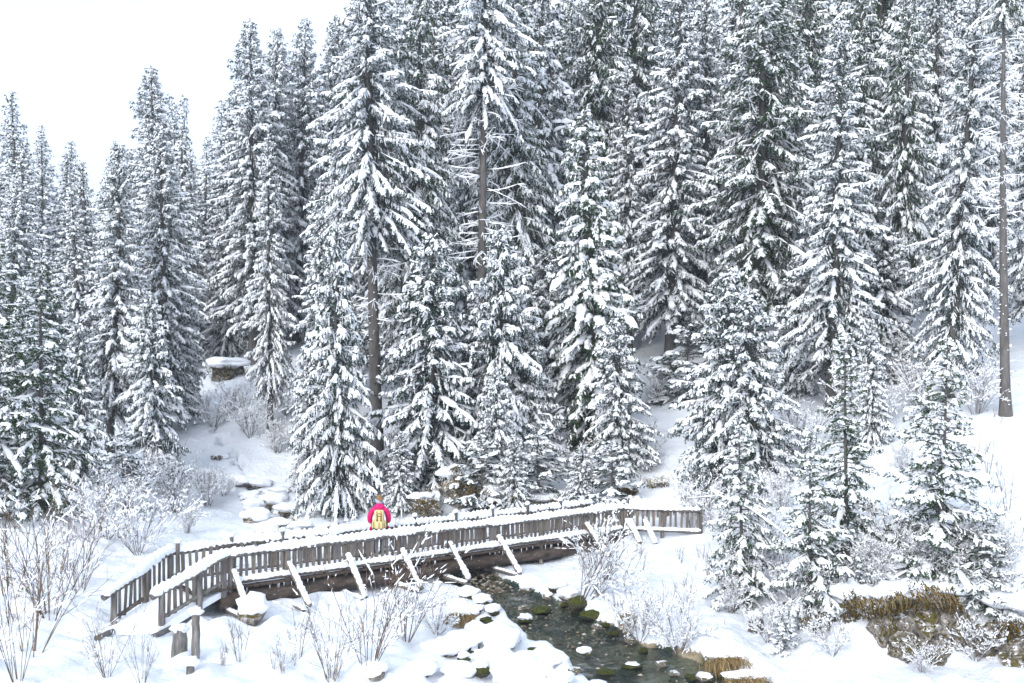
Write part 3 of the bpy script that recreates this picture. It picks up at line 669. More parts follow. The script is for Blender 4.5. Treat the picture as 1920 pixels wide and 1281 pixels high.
for k in range(3):
    V, F = log_path([(0, 0, 0), (0, 0, 1.0)], .068, .062, 60 + k, 8, .3, .006); post_meshes.append(mesh('post', V, F, (WOOD,), None, False))
knob_V, knob_F = None, None
def pillow(name, seed, sx, sy, sz, sub=3, nz=.22, fr=1.6, m=SNOW):
    import bmesh
    bm = bmesh.new(); bmesh.ops.create_icosphere(bm, subdivisions=sub, radius=1)
    for v in bm.verts:
        c = v.co.copy(); k = 1 + nz * mnoise.noise(c * fr + Vector((seed * 7.1, seed * 3.3, 0))) + nz * .4 * mnoise.noise(c * fr * 2.6 + Vector((seed * 2.1, 0, seed)))
        v.co = Vector((c.x * sx * k, c.y * sy * k, c.z * sz * k))
    me = bpy.data.meshes.new(name); bm.to_mesh(me); bm.free(); me.materials.append(m)
    me.polygons.foreach_set('use_smooth', np.ones(len(me.polygons), bool)); return me
KNOB = pillow('snow_cap', 2, .085, .085, .07, 2)
def slat(p, ang, h=1.0):
    return ob('slat', slat_meshes[rng.randint(6)], bridge, p, (rng.uniform(-.03, .03), rng.uniform(-.05, .05), ang + rng.uniform(-.08, .08)), (1, 1, h))
def post(p, h, cap=True, r=1.0):
    o = ob('post', post_meshes[rng.randint(3)], bridge, p, (rng.uniform(-.03, .03), rng.uniform(-.03, .03), rng.uniform(0, 6)), (r, r, h))
    if cap: ob('snow_cap', KNOB, o, (0, 0, 1.0 + .035 / h), None, (1.0 / r, 1.0 / r, 1.0 / h))
    return o
def rail(name, pts, r0, r1, seed, sw, sh, lump=.28, end=True):
    V, F = log_path(pts, r0, r1, seed, 10, .4, .012); m_ = mesh(name, V, F, (WOOD, ENDWOOD), np.r_[np.zeros(len(F) - 20, int), np.ones(20, int)], False)
    o = ob(name, m_, bridge)
    if sw:
        q = np.array(pts, float); q[:, 2] += r0 * .78
        V, F = dome_path(q, sw, sh, seed + 5, .045, lump); ob('snow_cap', mesh('snow_cap', V, F, (SNOW,), None, True), o)
    return o
RZ = 0.80   # centre of the top rail
# long railings
sL = -0.95
for off, s0, s1, sd in ((0.0, 0.0, SEND, 1), (-WB, sL, SEND, 2)):
    ro = 0.055 if off == 0 else -0.055
    rail('handrail', [Bp(s, off + ro, RZ + .02 * math.sin(s * .5)) for s in np.linspace(s0 - .1, s1 + .05, 12)], .08, .074, 10 + sd, .085, .135, .36)
    rail('lower_rail', [Bp(s, off + ro * 1.3, .13) for s in np.linspace(s0, s1, 10)], .066, .062, 20 + sd, .075, .085)
    s = s0 + .08
    while s < s1:
        slat(Bp(s, off, .12 + rng.uniform(-.015, .015)), BANG); s += .172 * rng.uniform(.88, 1.12)
PX = [430, 537, 646, 748, 838, 930, 1014, 1095, 1168]
for px in PX:
    s = s_at(px); post(Bp(s, .01, -.62), 1.44, False, 1.0)
for s in np.linspace(-.85, SEND, 11): post(Bp(s, -WB - .01, -.3), 1.34, True, .85)
# braces and outriggers
BR = [(430, .45), (537, .42), (646, .42), (748, .42), (838, .45), (930, .42), (1095, .40), (1168, .38)]
for i, (px, zt) in enumerate(BR):
    s = s_at(px)
    a_, b_ = np.array(Bp(s + .05, .10, zt)), np.array(Bp(s + .08, .98, -.50)); b2 = b_ + (b_ - a_) * .06
    rail('brace', [a_ + rng.uniform(-.04, .04, 3), b2 + rng.uniform(-.05, .05, 3)], .07 * rng.uniform(.85, 1.1), .078, 40 + i, .068, .085, .42)
    rail('outrigger', [Bp(s - .04, -.4, -.56), Bp(s - .04, 1.02, -.60)], .06, .06, 70 + i, 0.05, .05, .3)
# deck
plank_me = mesh('deck_plank', *box(.15, 1.62, .05), (DARKWOOD,))
s = -1.0
while s < SEND + .2:
    ob('deck_plank', plank_me, bridge, Bp(s, -.62 + rng.uniform(-.03, .03), rng.uniform(-.005, .005)), (0, 0, BANG)); s += .175
ns_, nt_ = 150, 12; SS, OO = np.meshgrid(np.linspace(-1.0, SEND + .2, ns_), np.linspace(-1.26, -.05, nt_), indexing='ij')
zz = .07 + .03 * vnoise(SS, OO, .5, 4) + .02 * vnoise(SS, OO, .2, 5); zz[:, 0] = .02; zz[:, -1] = .02
XY = B0 + SS[..., None] * BD + OO[..., None] * BN
a = np.arange(ns_ - 1)[:, None] * nt_ + np.arange(nt_ - 1)[None]
ob('deck_snow', mesh('deck_snow', np.concatenate([XY, zz[..., None]], -1), np.stack([a, a + nt_, a + nt_ + 1, a + 1], -1).reshape(-1, 4), (SNOW,), None, True), bridge)
for off in (-.05, -1.2):
    V, F = log_path([Bp(s, off, -.30 + .012 * math.sin(s)) for s in np.linspace(-.3, SEND + .3, 14)], .22, .2, 90, 14, .5, .02)
    ob('girder', mesh('girder', V, F, (DARKWOOD,), None, True), bridge)
ice_me = mesh('icicle', *tubes(np.array([[0, 0, 0.]]), np.array([[0, 0, -1.]]), np.array([1.]), np.array([.12]), np.array([.01]), np.array([0.]), 3, 5), (SNOW,), None, True)
for k in range(46):
    s = rng.uniform(.3, SEND); l = rng.uniform(.05, .15); ob('icicle', ice_me, bridge, Bp(s, .185, -.02), None, (.1, .1, l))
# sloping rails of the ramp at the low end
def ramp_rail(A, Bb, over, seed, nsl, drop, zs, posts):
    A = np.array(A); Bb = np.array(Bb); d = Bb - A; ang = math.atan2(d[1], d[0])
    mid = A + d * .15 + np.array([0, 0, .05])
    rail('handrail', [A - d * .05 + np.array([0, 0, .0]), mid, A + d * .5, Bb, Bb + d * over], .085, .08, seed, .095, .14, .3)
    for k in range(nsl):
        t = (k + .5) / nsl; p = A + d * t; h = zs * (1 - .05 * t); slat((p[0], p[1], p[2] - h + .02), ang, h / .74)
    for t in posts:
        p = A + d * t; post((p[0], p[1], p[2] - zs - .25), zs + .33, True, 1.25)
    V, F = log_path([A + [0, 0, -zs + .12], Bb + [0, 0, -zs + .12]], .05, .05, seed + 3, 8); ob('lower_rail', mesh('lower_rail', V, F, (WOOD,)), bridge)
ramp_rail((-7.08, 26.45, .80), (-8.22, 24.85, .22), .10, 101, 11, 0, .72, (.04, .42, .97))
ramp_rail((-8.62, 26.95, .80), (-9.36, 24.95, .22), .13, 111, 12, 0, .78, (.0, .45, .97))
# ramp deck
V = np.array([(-7.0, 26.6, .03), (-8.6, 27.0, .03), (-9.4, 24.8, -.58), (-8.2, 24.7, -.58)]); V = np.concatenate([V, V - [0, 0, .15]])
ob('ramp_snow', mesh('ramp_snow', V, np.array([[0, 1, 2, 3], [7, 6, 5, 4], [0, 3, 7, 4], [1, 0, 4, 5], [2, 1, 5, 6], [3, 2, 6, 7]]), (SNOW,)), bridge)
# the turned section at the high end
E0 = np.array(Bp(SEND, 0, 0)); E1 = np.array((6.0, 34.55, 0.0)); ed = E1 - E0; eang = math.atan2(ed[1], ed[0]); en = np.array([-math.sin(eang), math.cos(eang), 0])
for off, sd in ((0, 121), (1.3, 131)):
    o_ = en * off + (ed * .05 if off == 0 else ed * .05)
    rail('handrail', [E0 + o_ + [0, 0, .80], E1 + o_ + [0, 0, .80]] if off == 0 else [E0 + o_ + [0, 0, .80], E1 + o_ + [0, 0, .80]], .07, .065, sd, .08, .10, .4)
    rail('lower_rail', [E0 + o_ + [0, 0, .12], E1 + o_ + [0, 0, .12]], .06, .06, sd + 2, .07, .07)
    for k in range(14):
        p = E0 + o_ + ed * ((k + .5) / 14); slat((p[0], p[1] + .05, .13), eang)
    for t in (.0, .5, 1.0):
        p = E0 + o_ + ed * t; post((p[0], p[1] + .06, -.35), 1.33, True)
for px_b, t in ((1195, .12), (1222, .32)):
    p = E0 + ed * t; rail('brace', [p + [0, -.05, .42], p + [.25, -.85, -.22]], .065, .07, 140 + int(t * 10), .085, .085, .2)

# ------------------------------------------------------------------ hiker
def skin(name, pts, edges, rad, m, parent, sub=2, smooth=True):
    me = bpy.data.meshes.new(name); me.from_pydata([tuple(p) for p in pts], edges, []); o = bpy.data.objects.new(name, me); COL.objects.link(o)
    md = o.modifiers.new('skin', 'SKIN'); md.branch_smoothing = .6; s2 = o.modifiers.new('sub', 'SUBSURF'); s2.levels = sub; s2.render_levels = sub
    for i, r in enumerate(rad):
        me.skin_vertices[0].data[i].radius = r if isinstance(r, tuple) else (r, r); me.skin_vertices[0].data[i].use_root = (i == 0)
    dg = bpy.context.evaluated_depsgraph_get(); dg.update()
    nm = bpy.data.meshes.new_from_object(o.evaluated_get(dg)); o.modifiers.clear(); o.data = nm; nm.name = name
    nm.materials.clear(); nm.materials.append(m); nm.polygons.foreach_set('use_smooth', np.full(len(nm.polygons), smooth, bool)); o.parent = parent; return o
M_SKIN = flat('skin', (.55, .34, .25)); M_PINK = flat('magenta_down', (.62, .012, .135), .45, .12, 14); M_NAVY = flat('navy_trousers', (.012, .016, .035)); M_TAN = flat('tan_canvas', (.66, .52, .25), .8, .1, 40)
M_STRAP = flat('dark_leather', (.035, .02, .012), .6); M_HAIR = flat('brown_hair', (.22, .13, .065), .6, .45, 60); M_GREY = flat('grey_knit', (.36, .40, .48), .9, .15, 80); M_BOOT = flat('boots', (.05, .035, .025))
hs_ = s_at(711, -.62); HP = Bp(hs_, -.62, .095)
hiker = empty('person', HP, (0, 0, R(4)), (.95, .95, 1.04))
tag(hiker, 'person in magenta padded jacket and grey headband walking away across the footbridge', 'person')
# local frame: +y is ahead (away), x right
body = [(0, 0, .92), (0, 0, 1.08), (0, -.01, 1.25), (0, -.02, 1.37), (0, 0, 1.45), (0, .01, 1.52), (-.005, .015, 1.60),
    (-.16, -.01, 1.36), (-.235, -.01, 1.12), (-.225, .07, .90), (-.22, .09, .83), (.16, -.01, 1.36), (.235, 0, 1.12), (.225, .10, .92), (.22, .13, .85),
    (-.09, 0, .88), (-.09, .04, .48), (-.09, -.04, .10), (-.09, .1, .04), (.09, 0, .88), (.09, .0, .48), (.09, .06, .10), (.09, .2, .04)]
be = [(0, 1), (1, 2), (2, 3), (3, 4), (4, 5), (5, 6), (3, 7), (7, 8), (8, 9), (9, 10), (3, 11), (11, 12), (12, 13), (13, 14), (0, 15), (15, 16), (16, 17), (17, 18), (0, 19), (19, 20), (20, 21), (21, 22)]
brd = [.13, .115, .13, .11, .055, .08, .085, .06, .045, .035, .03, .06, .045, .035, .03, .09, .06, .04, .035, .09, .06, .04, .035]
skin('body', body, be, brd, M_SKIN, hiker)
jk = [(0, 0, .90), (0, 0, 1.05), (0, -.01, 1.25), (0, -.02, 1.38), (-.19, -.01, 1.37), (-.265, -.015, 1.20), (-.285, 0, 1.05), (-.265, .05, .93), (.19, -.01, 1.37), (.265, -.01, 1.20), (.285, .02, 1.05), (.265, .08, .94)]
jacket = skin('jacket', jk, [(0, 1), (1, 2), (2, 3), (3, 4), (4, 5), (5, 6), (6, 7), (3, 8), (8, 9), (9, 10), (10, 11)], [(.175, .15), (.165, .14), (.175, .14), (.13, .115), .10, .088, .08, .062, .10, .088, .08, .062], M_PINK, hiker, 3)
# quilting: press grooves into the jacket
for v in jacket.data.vertices:
    k = 1 + .035 * abs(math.sin(v.co.z * 44)); ax = -.27 if v.co.x < -.18 else (.27 if v.co.x > .18 else 0)
    v.co.x = ax + (v.co.x - ax) * k; v.co.y *= k
tr = [(0, 0, .90), (-.09, 0, .84), (-.09, .04, .48), (-.09, -.04, .12), (.09, 0, .84), (.09, .0, .48), (.09, .06, .12)]
skin('trousers', tr, [(0, 1), (1, 2), (2, 3), (0, 4), (4, 5), (5, 6)], [.15, .105, .08, .068, .105, .08, .068], M_NAVY, hiker)
for sx, yy in ((-.09, -.03), (.09, .07)): skin('boot', [(sx, yy - .04, .055), (sx, yy + .07, .05), (sx, yy + .17, .04)], [(0, 1), (1, 2)], [.06, .055, .045], M_BOOT, hiker)
for sx, yy, zz_ in ((-.225, .085, .86), (.22, .125, .87)):
    p0 = Vector((sx * 1.16, yy, zz_)); pts = [p0, p0 + Vector((0, .01, -.06))]; ed_ = [(0, 1)]; rd = [.04, .042]
    for f in range(4):
        b_ = len(pts); x0 = (f - 1.5) * .018; pts += [p0 + Vector((x0, .02, -.10)), p0 + Vector((x0, .035, -.135 - .01 * (f in (1, 2))))]; ed_ += [(1, b_), (b_, b_ + 1)]; rd += [.011, .009]
    b_ = len(pts); pts += [p0 + Vector((-.04 * (1 if sx > 0 else -1), .03, -.075)), p0 + Vector((-.045 * (1 if sx > 0 else -1), .045, -.10))]; ed_ += [(1, b_), (b_, b_ + 1)]; rd += [.012, .010]
    skin('glove', pts, ed_, rd, M_PINK, hiker, 1)
hood = pillow('hood', 5, .155, .12, .115, 3, .06, 2, M_PINK); ob('hood', hood, hiker, (0, -.06, 1.385))
hair = pillow('hair', 6, .105, .115, .125, 3, .05, 3, M_HAIR); hr = ob('hair', hair, hiker, (.008, -.008, 1.605)); ob('bun', pillow('bun', 7, .05, .05, .055, 2, .2, 3, M_HAIR), hr, (.05, -.095, -.01))
hb = MB(); kk = 28
for i in range(kk):
    pass
ang_ = np.linspace(0, 2 * math.pi, kk, endpoint=False); rows = []
for z_, f in ((-.085, 1.04), (-.05, 1.12), (.01, 1.15), (.045, 1.06)): rows.append(np.stack([np.cos(ang_) * .104 * f, np.sin(ang_) * .114 * f, np.full(kk, z_) + .03 * np.sin(ang_)], -1))
VV = np.concatenate(rows); qs = [[r * kk + i, r * kk + (i + 1) % kk, (r + 1) * kk + (i + 1) % kk, (r + 1) * kk + i] for r in range(3) for i in range(kk)]
ob('headband', mesh('headband', VV, np.array(qs), (M_GREY,), None, True), hiker, (-.012, .004, 1.60), (R(8), R(-14), R(30)))
for sx in (-.098, .1): ob('ear', pillow('ear', 3, .012, .025, .034, 2, .05, 2, M_SKIN), hiker, (sx, .02, 1.575))
fc = ob('face', pillow('face', 4, .075, .05, .095, 2, .03, 2, M_SKIN), hiker, (-.02, .075, 1.575)); ob('nose', pillow('nose', 3, .014, .02, .022, 1, .05, 2, M_SKIN), fc, (-.01, .05, -.005))
# backpack
pack = empty('backpack', (HP[0], HP[1], HP[2]), (0, 0, R(4)), (.72, .95, 1.02)); tag(pack, 'tan canvas backpack with dark leather straps worn over the magenta jacket', 'backpack')
def rbox(name, sx, sy, sz, c, m, parent, rnd=.35, bulge=0.0):
    import bmesh
    bm = bmesh.new(); bmesh.ops.create_cube(bm, size=1)
    for v in bm.verts: v.co = Vector((v.co.x * sx, v.co.y * sy, v.co.z * sz))
    bmesh.ops.bevel(bm, geom=list(bm.edges), offset=min(sx, sy, sz) * rnd, segments=3, affect='EDGES', profile=.5)
    me = bpy.data.meshes.new(name); bm.to_mesh(me); bm.free(); me.materials.append(m); me.polygons.foreach_set('use_smooth', np.ones(len(me.polygons), bool))
    return ob(name, me, parent, c)
bag = rbox('main_bag', .37, .20, .50, (.015, -.235, 1.085), M_TAN, pack, .38)
rbox('flap', .385, .215, .17, (.015, -.24, 1.275), M_TAN, pack, .42)
pk = rbox('front_pocket', .27, .08, .19, (.02, -.35, .945), M_TAN, pack, .4); rbox('pocket_strap', .02, .014, .17, (0, -.043, .005), M_STRAP, pk, .2)
for sx in (-.195, .225):
    sp_ = rbox('side_pocket', .12, .15, .22, (sx, -.235, .96), M_TAN, pack, .4); rbox('pocket_strap', .016, .016, .2, (.0, -.077, .0), M_STRAP, sp_, .2)
for sx in (-.06, .095):
    st = rbox('strap', .026, .016, .27, (sx, -.352, 1.20), M_STRAP, pack, .2); rbox('buckle', .045, .018, .05, (0, -.006, -.11), M_STRAP, st, .25)
rbox('badge', .035, .01, .03, (.02, -.352, 1.275), M_STRAP, pack, .2); rbox('seam', .15, .01, .012, (.02, -.347, 1.19), M_STRAP, pack, .2)
for sx in (-.13, .14):
    V, F = log_path([(sx, -.14, 1.3), (sx * 1.05, -.08, 1.435), (sx * 1.05, .04, 1.465), (sx * 1.02, .13, 1.35), (sx, .12, 1.1), (sx * 1.1, -.13, .95)], .022, .02, 9, 6, .05, 0)
    ob('shoulder_strap', mesh('shoulder_strap', V, F, (M_STRAP,), None, True), pack)

# ------------------------------------------------------------------ rocks
def rock_me(name, seed, sx, sy, sz, m, sub=4, cuts=26, nz=.10):
    import bmesh
    r = np.random.RandomState(seed); bm = bmesh.new(); bmesh.ops.create_icosphere(bm, subdivisions=sub, radius=1)
    V = np.array([v.co[:] for v in bm.verts])
    for k in range(cuts):
        n_ = norm(r.normal(size=3)); d_ = r.uniform(.62, .92); e_ = V @ n_ - d_; V -= np.maximum(e_, 0)[:, None] * n_
    if nz > .12:
        sd_ = norm(r.normal(size=(90, 3))); off = r.uniform(-.13, .07, 90); dv = norm(V) @ sd_.T; k1 = dv.argmax(1); top2 = np.sort(dv, 1)[:, -2:]
        V *= (1 + off[k1] - .10 * (np.abs(top2[:, 1] - top2[:, 0]) < .012))[:, None]
    for i, v in enumerate(bm.verts):
        c = Vector(V[i]); c *= 1 + (nz * .45 if nz > .12 else nz) * mnoise.noise(c * 3 + Vector((seed, 0, 0))) + nz * .5 * mnoise.noise(c * 8 + Vector((0, seed, 0))); v.co = Vector((c.x * sx, c.y * sy, c.z * sz))
    me = bpy.data.meshes.new(name); bm.to_mesh(me); bm.free(); me.materials.append(m); return me
STONES = [rock_me('stone', 300 + k, 1, .85, .7, m, 4, 16, .118) for k, m in enumerate((MSTONE, ROCK, MSTONE, ROCK))]
for me in STONES: me.polygons.foreach_set('use_smooth', np.ones(len(me.polygons), bool))
CAPS = [pillow('snow_cap', 20 + k, 1, .9, .5, 3, .42, 1.7) for k in range(5)]
def boulder(px, py, Y, wpx, label, kind=0, cap=1.0, group=None, zs=1.0, sink=.25, rs=None, cat='boulder', name='boulder'):
    x, y, z = P(px, py, Y); r_ = wpx / FPX * Y / 2; rr_ = random.Random(int(px * 7 + py))
    o = empty(name, (x, y, z + r_ * (.5 - sink) * zs), (0, 0, rr_.uniform(0, 6)), (r_, r_, r_ * zs)); tag(o, label, cat, group)
    s_ = ob('stone', STONES[kind % 4], o)
    if cap: ob('snow_cap', CAPS[rr_.randrange(5)], s_, (0, 0, .5), None, (.98 * cap, .98 * cap, 1.25 * cap))
    return o
def on_ground(px, py):   # depth at which the pixel ray meets the ground
    Y = np.arange(17, 75, .05); x = (px - 960) / FPX * Y; z = CAMZ - (py - HORIZ) / FPX * Y; g = ground(x, Y)
    q = ((x[:, None] - CR[None, :, 0]) ** 2 + (Y[:, None] - CR[None, :, 1]) ** 2); j = q.argmin(1); g = np.where(np.sqrt(q.min(1)) < CR[j, 3] * 1.1, np.maximum(g, CR[j, 2]), g); k = np.where(z <= g)[0]
    return float(Y[k[0]]) if len(k) else 60.0
boulder(475, 1160, 25.9, 62, 'grey boulder under a round cap of snow beside the bridge brace', 1, 1.0, zs=1.1)
boulder(985, 1166, on_ground(985, 1166), 34, 'mossy stone with a neat white cap in the shallows', 0, .85, zs=.7)
boulder(1015, 1148, on_ground(1015, 1148), 46, 'bare green mossy stone in the upper pool', 0, 0, zs=.6)
boulder(1025, 1122, on_ground(1025, 1122), 30, 'small snow-capped stone where the creek leaves the bridge', 1, 1.0)
boulder(1085, 1135, on_ground(1085, 1140), 50, 'bright mossy boulder at the foot of the leaning shrub', 2, 0, zs=.9)
boulder(1108, 1160, on_ground(1108, 1162), 42, 'ochre mossed boulder at the water edge under the leaning shrub', 2, 0, zs=1.0)
boulder(915, 1170, on_ground(915, 1170), 30, 'low mossy stone at the near bank of the pool', 2, 0, zs=.6)
boulder(1095, 1226, on_ground(1095, 1226), 32, 'snow-topped stone standing in midstream', 3, .95, zs=.6)
boulder(1185, 1252, on_ground(1185, 1252), 46, 'flat green stone with a smear of snow in midstream', 0, .55, zs=.4)
boulder(1135, 1262, on_ground(1135, 1262), 40, 'low green weed-covered stone near the bottom of the picture', 0, 0, zs=.35)
boulder(1320, 1275, on_ground(1320, 1275), 34, 'snow-capped stone near the dry grass at the water edge', 1, .9, zs=.6)
boulder(1365, 1262, on_ground(1365, 1262), 50, 'green stone with a stick of snow at the water edge', 0, .4, zs=.4)
boulder(900, 1262, 22.2, 44, 'yellow-green mossy stone poking from the snow pillows', 2, .7, zs=.9)
boulder(870, 1240, 22.9, 30, 'small mossy stone between snow pillows on the near bank', 2, .8)
lab = 'rounded boulder buried in snow along the near bank of the creek'; rq = random.Random(8)
for px, py, wd in ((705, 1265, 54), (790, 1262, 60), (930, 1250, 70), (975, 1272, 76), (870, 1218, 56), (930, 1208, 60), (895, 1190, 50), (1050, 1278, 50), (830, 1225, 56), (985, 1240, 56), (1025, 1258, 44), (860, 1265, 50)):
    wd *= rq.uniform(.8, 1.7); boulder(px, py, on_ground(px, py), wd, lab, rq.randrange(4), rq.uniform(1.05, 1.25), 'boulders buried in snow on the near bank', rq.uniform(.55, .9), .45)
lab = 'bare mossy stone lining the water edge of the pool'
for px, py, wd in ((935, 1182, 30), (968, 1203, 26), (1002, 1226, 30), (1042, 1246, 26), (1078, 1262, 30), (912, 1166, 26), (1120, 1180, 26), (1150, 1192, 24), (1180, 1205, 28), (1205, 1225, 26), (1240, 1250, 30), (1265, 1268, 26), (1060, 1138, 26), (1135, 1176, 22), (1295, 1275, 28)):
    boulder(px, py, on_ground(px, py), wd, lab, rq.choice((0, 2, 1)), 0, 'mossy stones along the water edge', .8, .1, name='edge_stone', cat='stone')
lab = 'small snow-capped stone lining the upper creek below the bridge'
for px, py, wd in ((905, 1135, 40), (880, 1122, 44), (925, 1150, 34), (990, 1108, 30), (1045, 1108, 40), (1064, 1124, 46), (890, 1152, 38)):
    boulder(px, py, on_ground(px, py), wd, lab, rq.randrange(4), 1.0, 'small capped stones along the upper creek', .7, .2, name='creek_stone', cat='stone')
lab = 'snow-capped stone ledge along the little steps of the upper creek'
for px, py, wd in ((455, 908, 50), (490, 912, 44), (525, 925, 40), (470, 935, 46), (515, 945, 50), (475, 955, 44), (540, 960, 50), (480, 975, 50), (525, 985, 44), (560, 992, 50), (500, 1000, 40)):
    boulder(px, py, on_ground(px, py), wd, lab, 1, 1.1, 'capped ledges of the upper creek', .5 + .05 * (px % 7), .45, name='ledge_stone', cat='stone')
# gravel and weed in the creek bed: nobody could count it
PV, PF = MB(), None
rg = np.random.RandomState(4)
for k in range(1500):
    i = rg.randint(90, 150) if k < 1000 else rg.randint(110, 200); c = CR[i]; o_ = rg.uniform(-1, 1) * c[3]; x = c[0] + nrm[i, 0] * o_; y = c[1] + nrm[i, 1] * o_
    s_ = rg.uniform(.02, .07); V = norm(rg.normal(size=(6, 3))); V = np.array([[1, 0, 0], [-1, 0, 0], [0, 1, 0], [0, -1, 0], [0, 0, 1], [0, 0, -1.]]) * rg.uniform(.6, 1.2, (6, 1)) * s_ * [1, 1, .6]
    PV.add(V + [x, y, c[2] - .02 + rg.uniform(-.06, .03) + (.06 if i < 125 else 0)], np.array([[0, 2, 4], [2, 1, 4], [1, 3, 4], [3, 0, 4], [2, 0, 5], [1, 2, 5], [3, 1, 5], [0, 3, 5]]))
def b_gravel(t, b):
    g = t.nodes.new('ShaderNodeNewGeometry'); t.links.new(ramp(t, g.outputs['Random Per Island'], [(0, (.07, .055, .04)), (.5, (.22, .17, .12)), (1, (.5, .44, .36))]), b.inputs['Base Color'])
tag(ob('gravel', PV.mesh('gravel', (mat('brown_gravel', b_gravel),), False)), 'brown gravel lying in the creek bed under the bridge', 'gravel', None, 'stuff')

# ---- rock faces
def hang_grass(pts, n, seed, ln=.3):
    r = np.random.RandomState(seed); pts = np.asarray(pts, float); i = r.randint(0, len(pts) - 1, n); f = r.rand(n, 1)
    O = pts[i] * (1 - f) + pts[i + 1] * f + r.normal(size=(n, 3)) * [.05, .06, .04]; a_ = r.uniform(-.6, .6, n)
    D = norm(np.stack([a_, -np.abs(r.normal(size=n)) * .8 - .2, r.uniform(-.3, .7, n)], -1))
    return tubes(O, D, ln * r.uniform(.5, 1.3, n), np.full(n, .008), np.full(n, .003), np.full(n, .9), 4, 3)
def b_shag(t, b):
    g = t.nodes.new('ShaderNodeNewGeometry'); t.links.new(ramp(t, g.outputs['Random Per Island'], [(0, (.025, .018, .008)), (.4, (.07, .048, .014)), (.75, (.15, .095, .022)), (1, (.08, .09, .022))]), b.inputs['Base Color'])
SHAG = mat('shaggy_ochre_moss', b_shag)
def outcrop(label, blocks, moss, caps, grass=None, name='rock_outcrop', tint=None):
    c = np.array(blocks[0][0]); o = empty(name, tuple(c)); tag(o, label, 'rock')
    for k, (p, sx, sy, sz) in enumerate(blocks):
        ob('rock_block', rock_me('rock_block', int(abs(p[0]) * 31 + k * 7 + 5), sx, sy, sz, ROCK, 5, 44, .16), o, tuple(np.array(p) - c), (rg.uniform(-.15, .15), rg.uniform(-.2, .2), rg.uniform(-.4, .4)))
    for k, (p, sx, sy, sz) in enumerate(moss):
        n_ = 260; a_ = rg.uniform(0, 6.283, n_); q = np.sqrt(rg.rand(n_)) * (1 + .35 * np.sin(a_ * 3 + k))
        Om = np.array(p) - c + np.stack([np.cos(a_) * q * sx * 1.05, rg.uniform(-.05, .22, n_), np.sin(a_) * q * sz * 1.05], -1)
        Dm = norm(np.stack([rg.normal(size=n_) * .6, -np.abs(rg.normal(size=n_)) - .35, rg.normal(size=n_) * .5], -1))
        V, F = tubes(Om, Dm, rg.uniform(.03, .10, n_), np.full(n_, .018), np.full(n_, .003), np.full(n_, .7), 3, 3)
        ob('moss', mesh('moss', V, F, (SHAG,)), o)['kind'] = 'stuff'
    for k, (p, sx, sy, sz) in enumerate(caps): ob('snow_cap', pillow('snow_cap', 70 + k, sx, sy, sz, 4, .3, 1.8), o, tuple(np.array(p) - c))
    if grass is not None:
        V, F = hang_grass(np.array(grass) - c, 90, 3, .2); g_ = ob('hanging_grass', mesh('hanging_grass', V, F, (STRAW,)), o); g_['kind'] = 'stuff'
    return o
def pb(px, py, Y, sx, sy, sz): return (P(px, py, Y), sx, sy, sz)
outcrop('fractured grey rock face with ochre moss above the creek at lower right',
    [pb(1720, 1180, 24.3, .75, .6, .85), pb(1655, 1185, 24.4, .6, .6, .8), pb(1785, 1180, 24.4, .6, .6, .85), pb(1690, 1215, 24.0, .5, .4, .5), pb(1755, 1220, 24.0, .45, .4, .45), pb(1590, 1170, 24.8, .6, .55, .5), pb(1860, 1200, 24.0, .8, .6, .6), pb(1920, 1230, 23.6, .8, .6, .6)],
    [pb(1640, 1140, 23.95, .42, .2, .26), pb(1735, 1120, 23.9, .34, .2, .36), pb(1690, 1130, 23.9, .3, .2, .2), pb(1600, 1140, 24.3, .4, .25, .3), pb(1780, 1130, 23.9, .3, .2, .25), pb(1540, 1170, 24.4, .35, .3, .25), pb(1900, 1180, 23.5, .3, .2, .2)],
    [pb(1680, 1108, 24.6, .55, .5, .22), pb(1720, 1098, 24.8, .4, .4, .2), pb(1590, 1110, 25.0, .5, .5, .25), pb(1800, 1095, 24.9, .8, .6, .28), pb(1900, 1120, 24.4, .8, .6, .3)],
    [P(1600, 1130, 24.0), P(1680, 1122, 23.8), P(1740, 1105, 23.8), P(1800, 1125, 23.8)])
outcrop('mossy rock bank with exposed roots behind the middle of the bridge',
    [pb(860, 925, 38.2, .7, .6, .8), pb(800, 955, 38.0, .7, .6, .45), pb(915, 945, 38.0, .6, .5, .5), pb(1000, 955, 37.8, .7, .5, .35)],
    [pb(858, 895, 37.6, .18, .15, .4), pb(790, 950, 37.4, .5, .18, .28), pb(885, 925, 37.5, .25, .15, .3), pb(930, 958, 37.4, .4, .2, .18), pb(1060, 955, 37.4, .3, .2, .18)],
    [pb(850, 885, 38.5, .6, .5, .18), pb(930, 915, 38.5, .6, .5, .18), pb(1010, 932, 38.2, .6, .4, .15), pb(790, 930, 38.6, .5, .4, .15)], [P(780, 925, 37.2), P(850, 900, 37.2), P(940, 930, 37.1), P(1060, 935, 37)])
outcrop('small overhanging rock with ochre moss on the far snowy bank, left of the middle', [pb(420, 706, 57, 1.0, .8, .8), pb(440, 700, 57.5, .8, .6, .7)], [pb(398, 695, 56.4, .4, .25, .3), pb(420, 692, 56.3, .5, .2, .25)], [pb(425, 680, 57, 1.2, .9, .3)])
outcrop('low ochre rock under the spruces above the high end of the bridge', [pb(1245, 915, 38.5, .6, .5, .3), pb(1180, 925, 38.2, .5, .4, .3)], [pb(1235, 912, 38, .35, .2, .16), pb(1175, 922, 37.8, .3, .15, .15)], [pb(1245, 903, 38.7, .6, .5, .14), pb(1175, 912, 38.5, .5, .4, .12)], [P(1200, 900, 37.8), P(1260, 895, 37.8)])
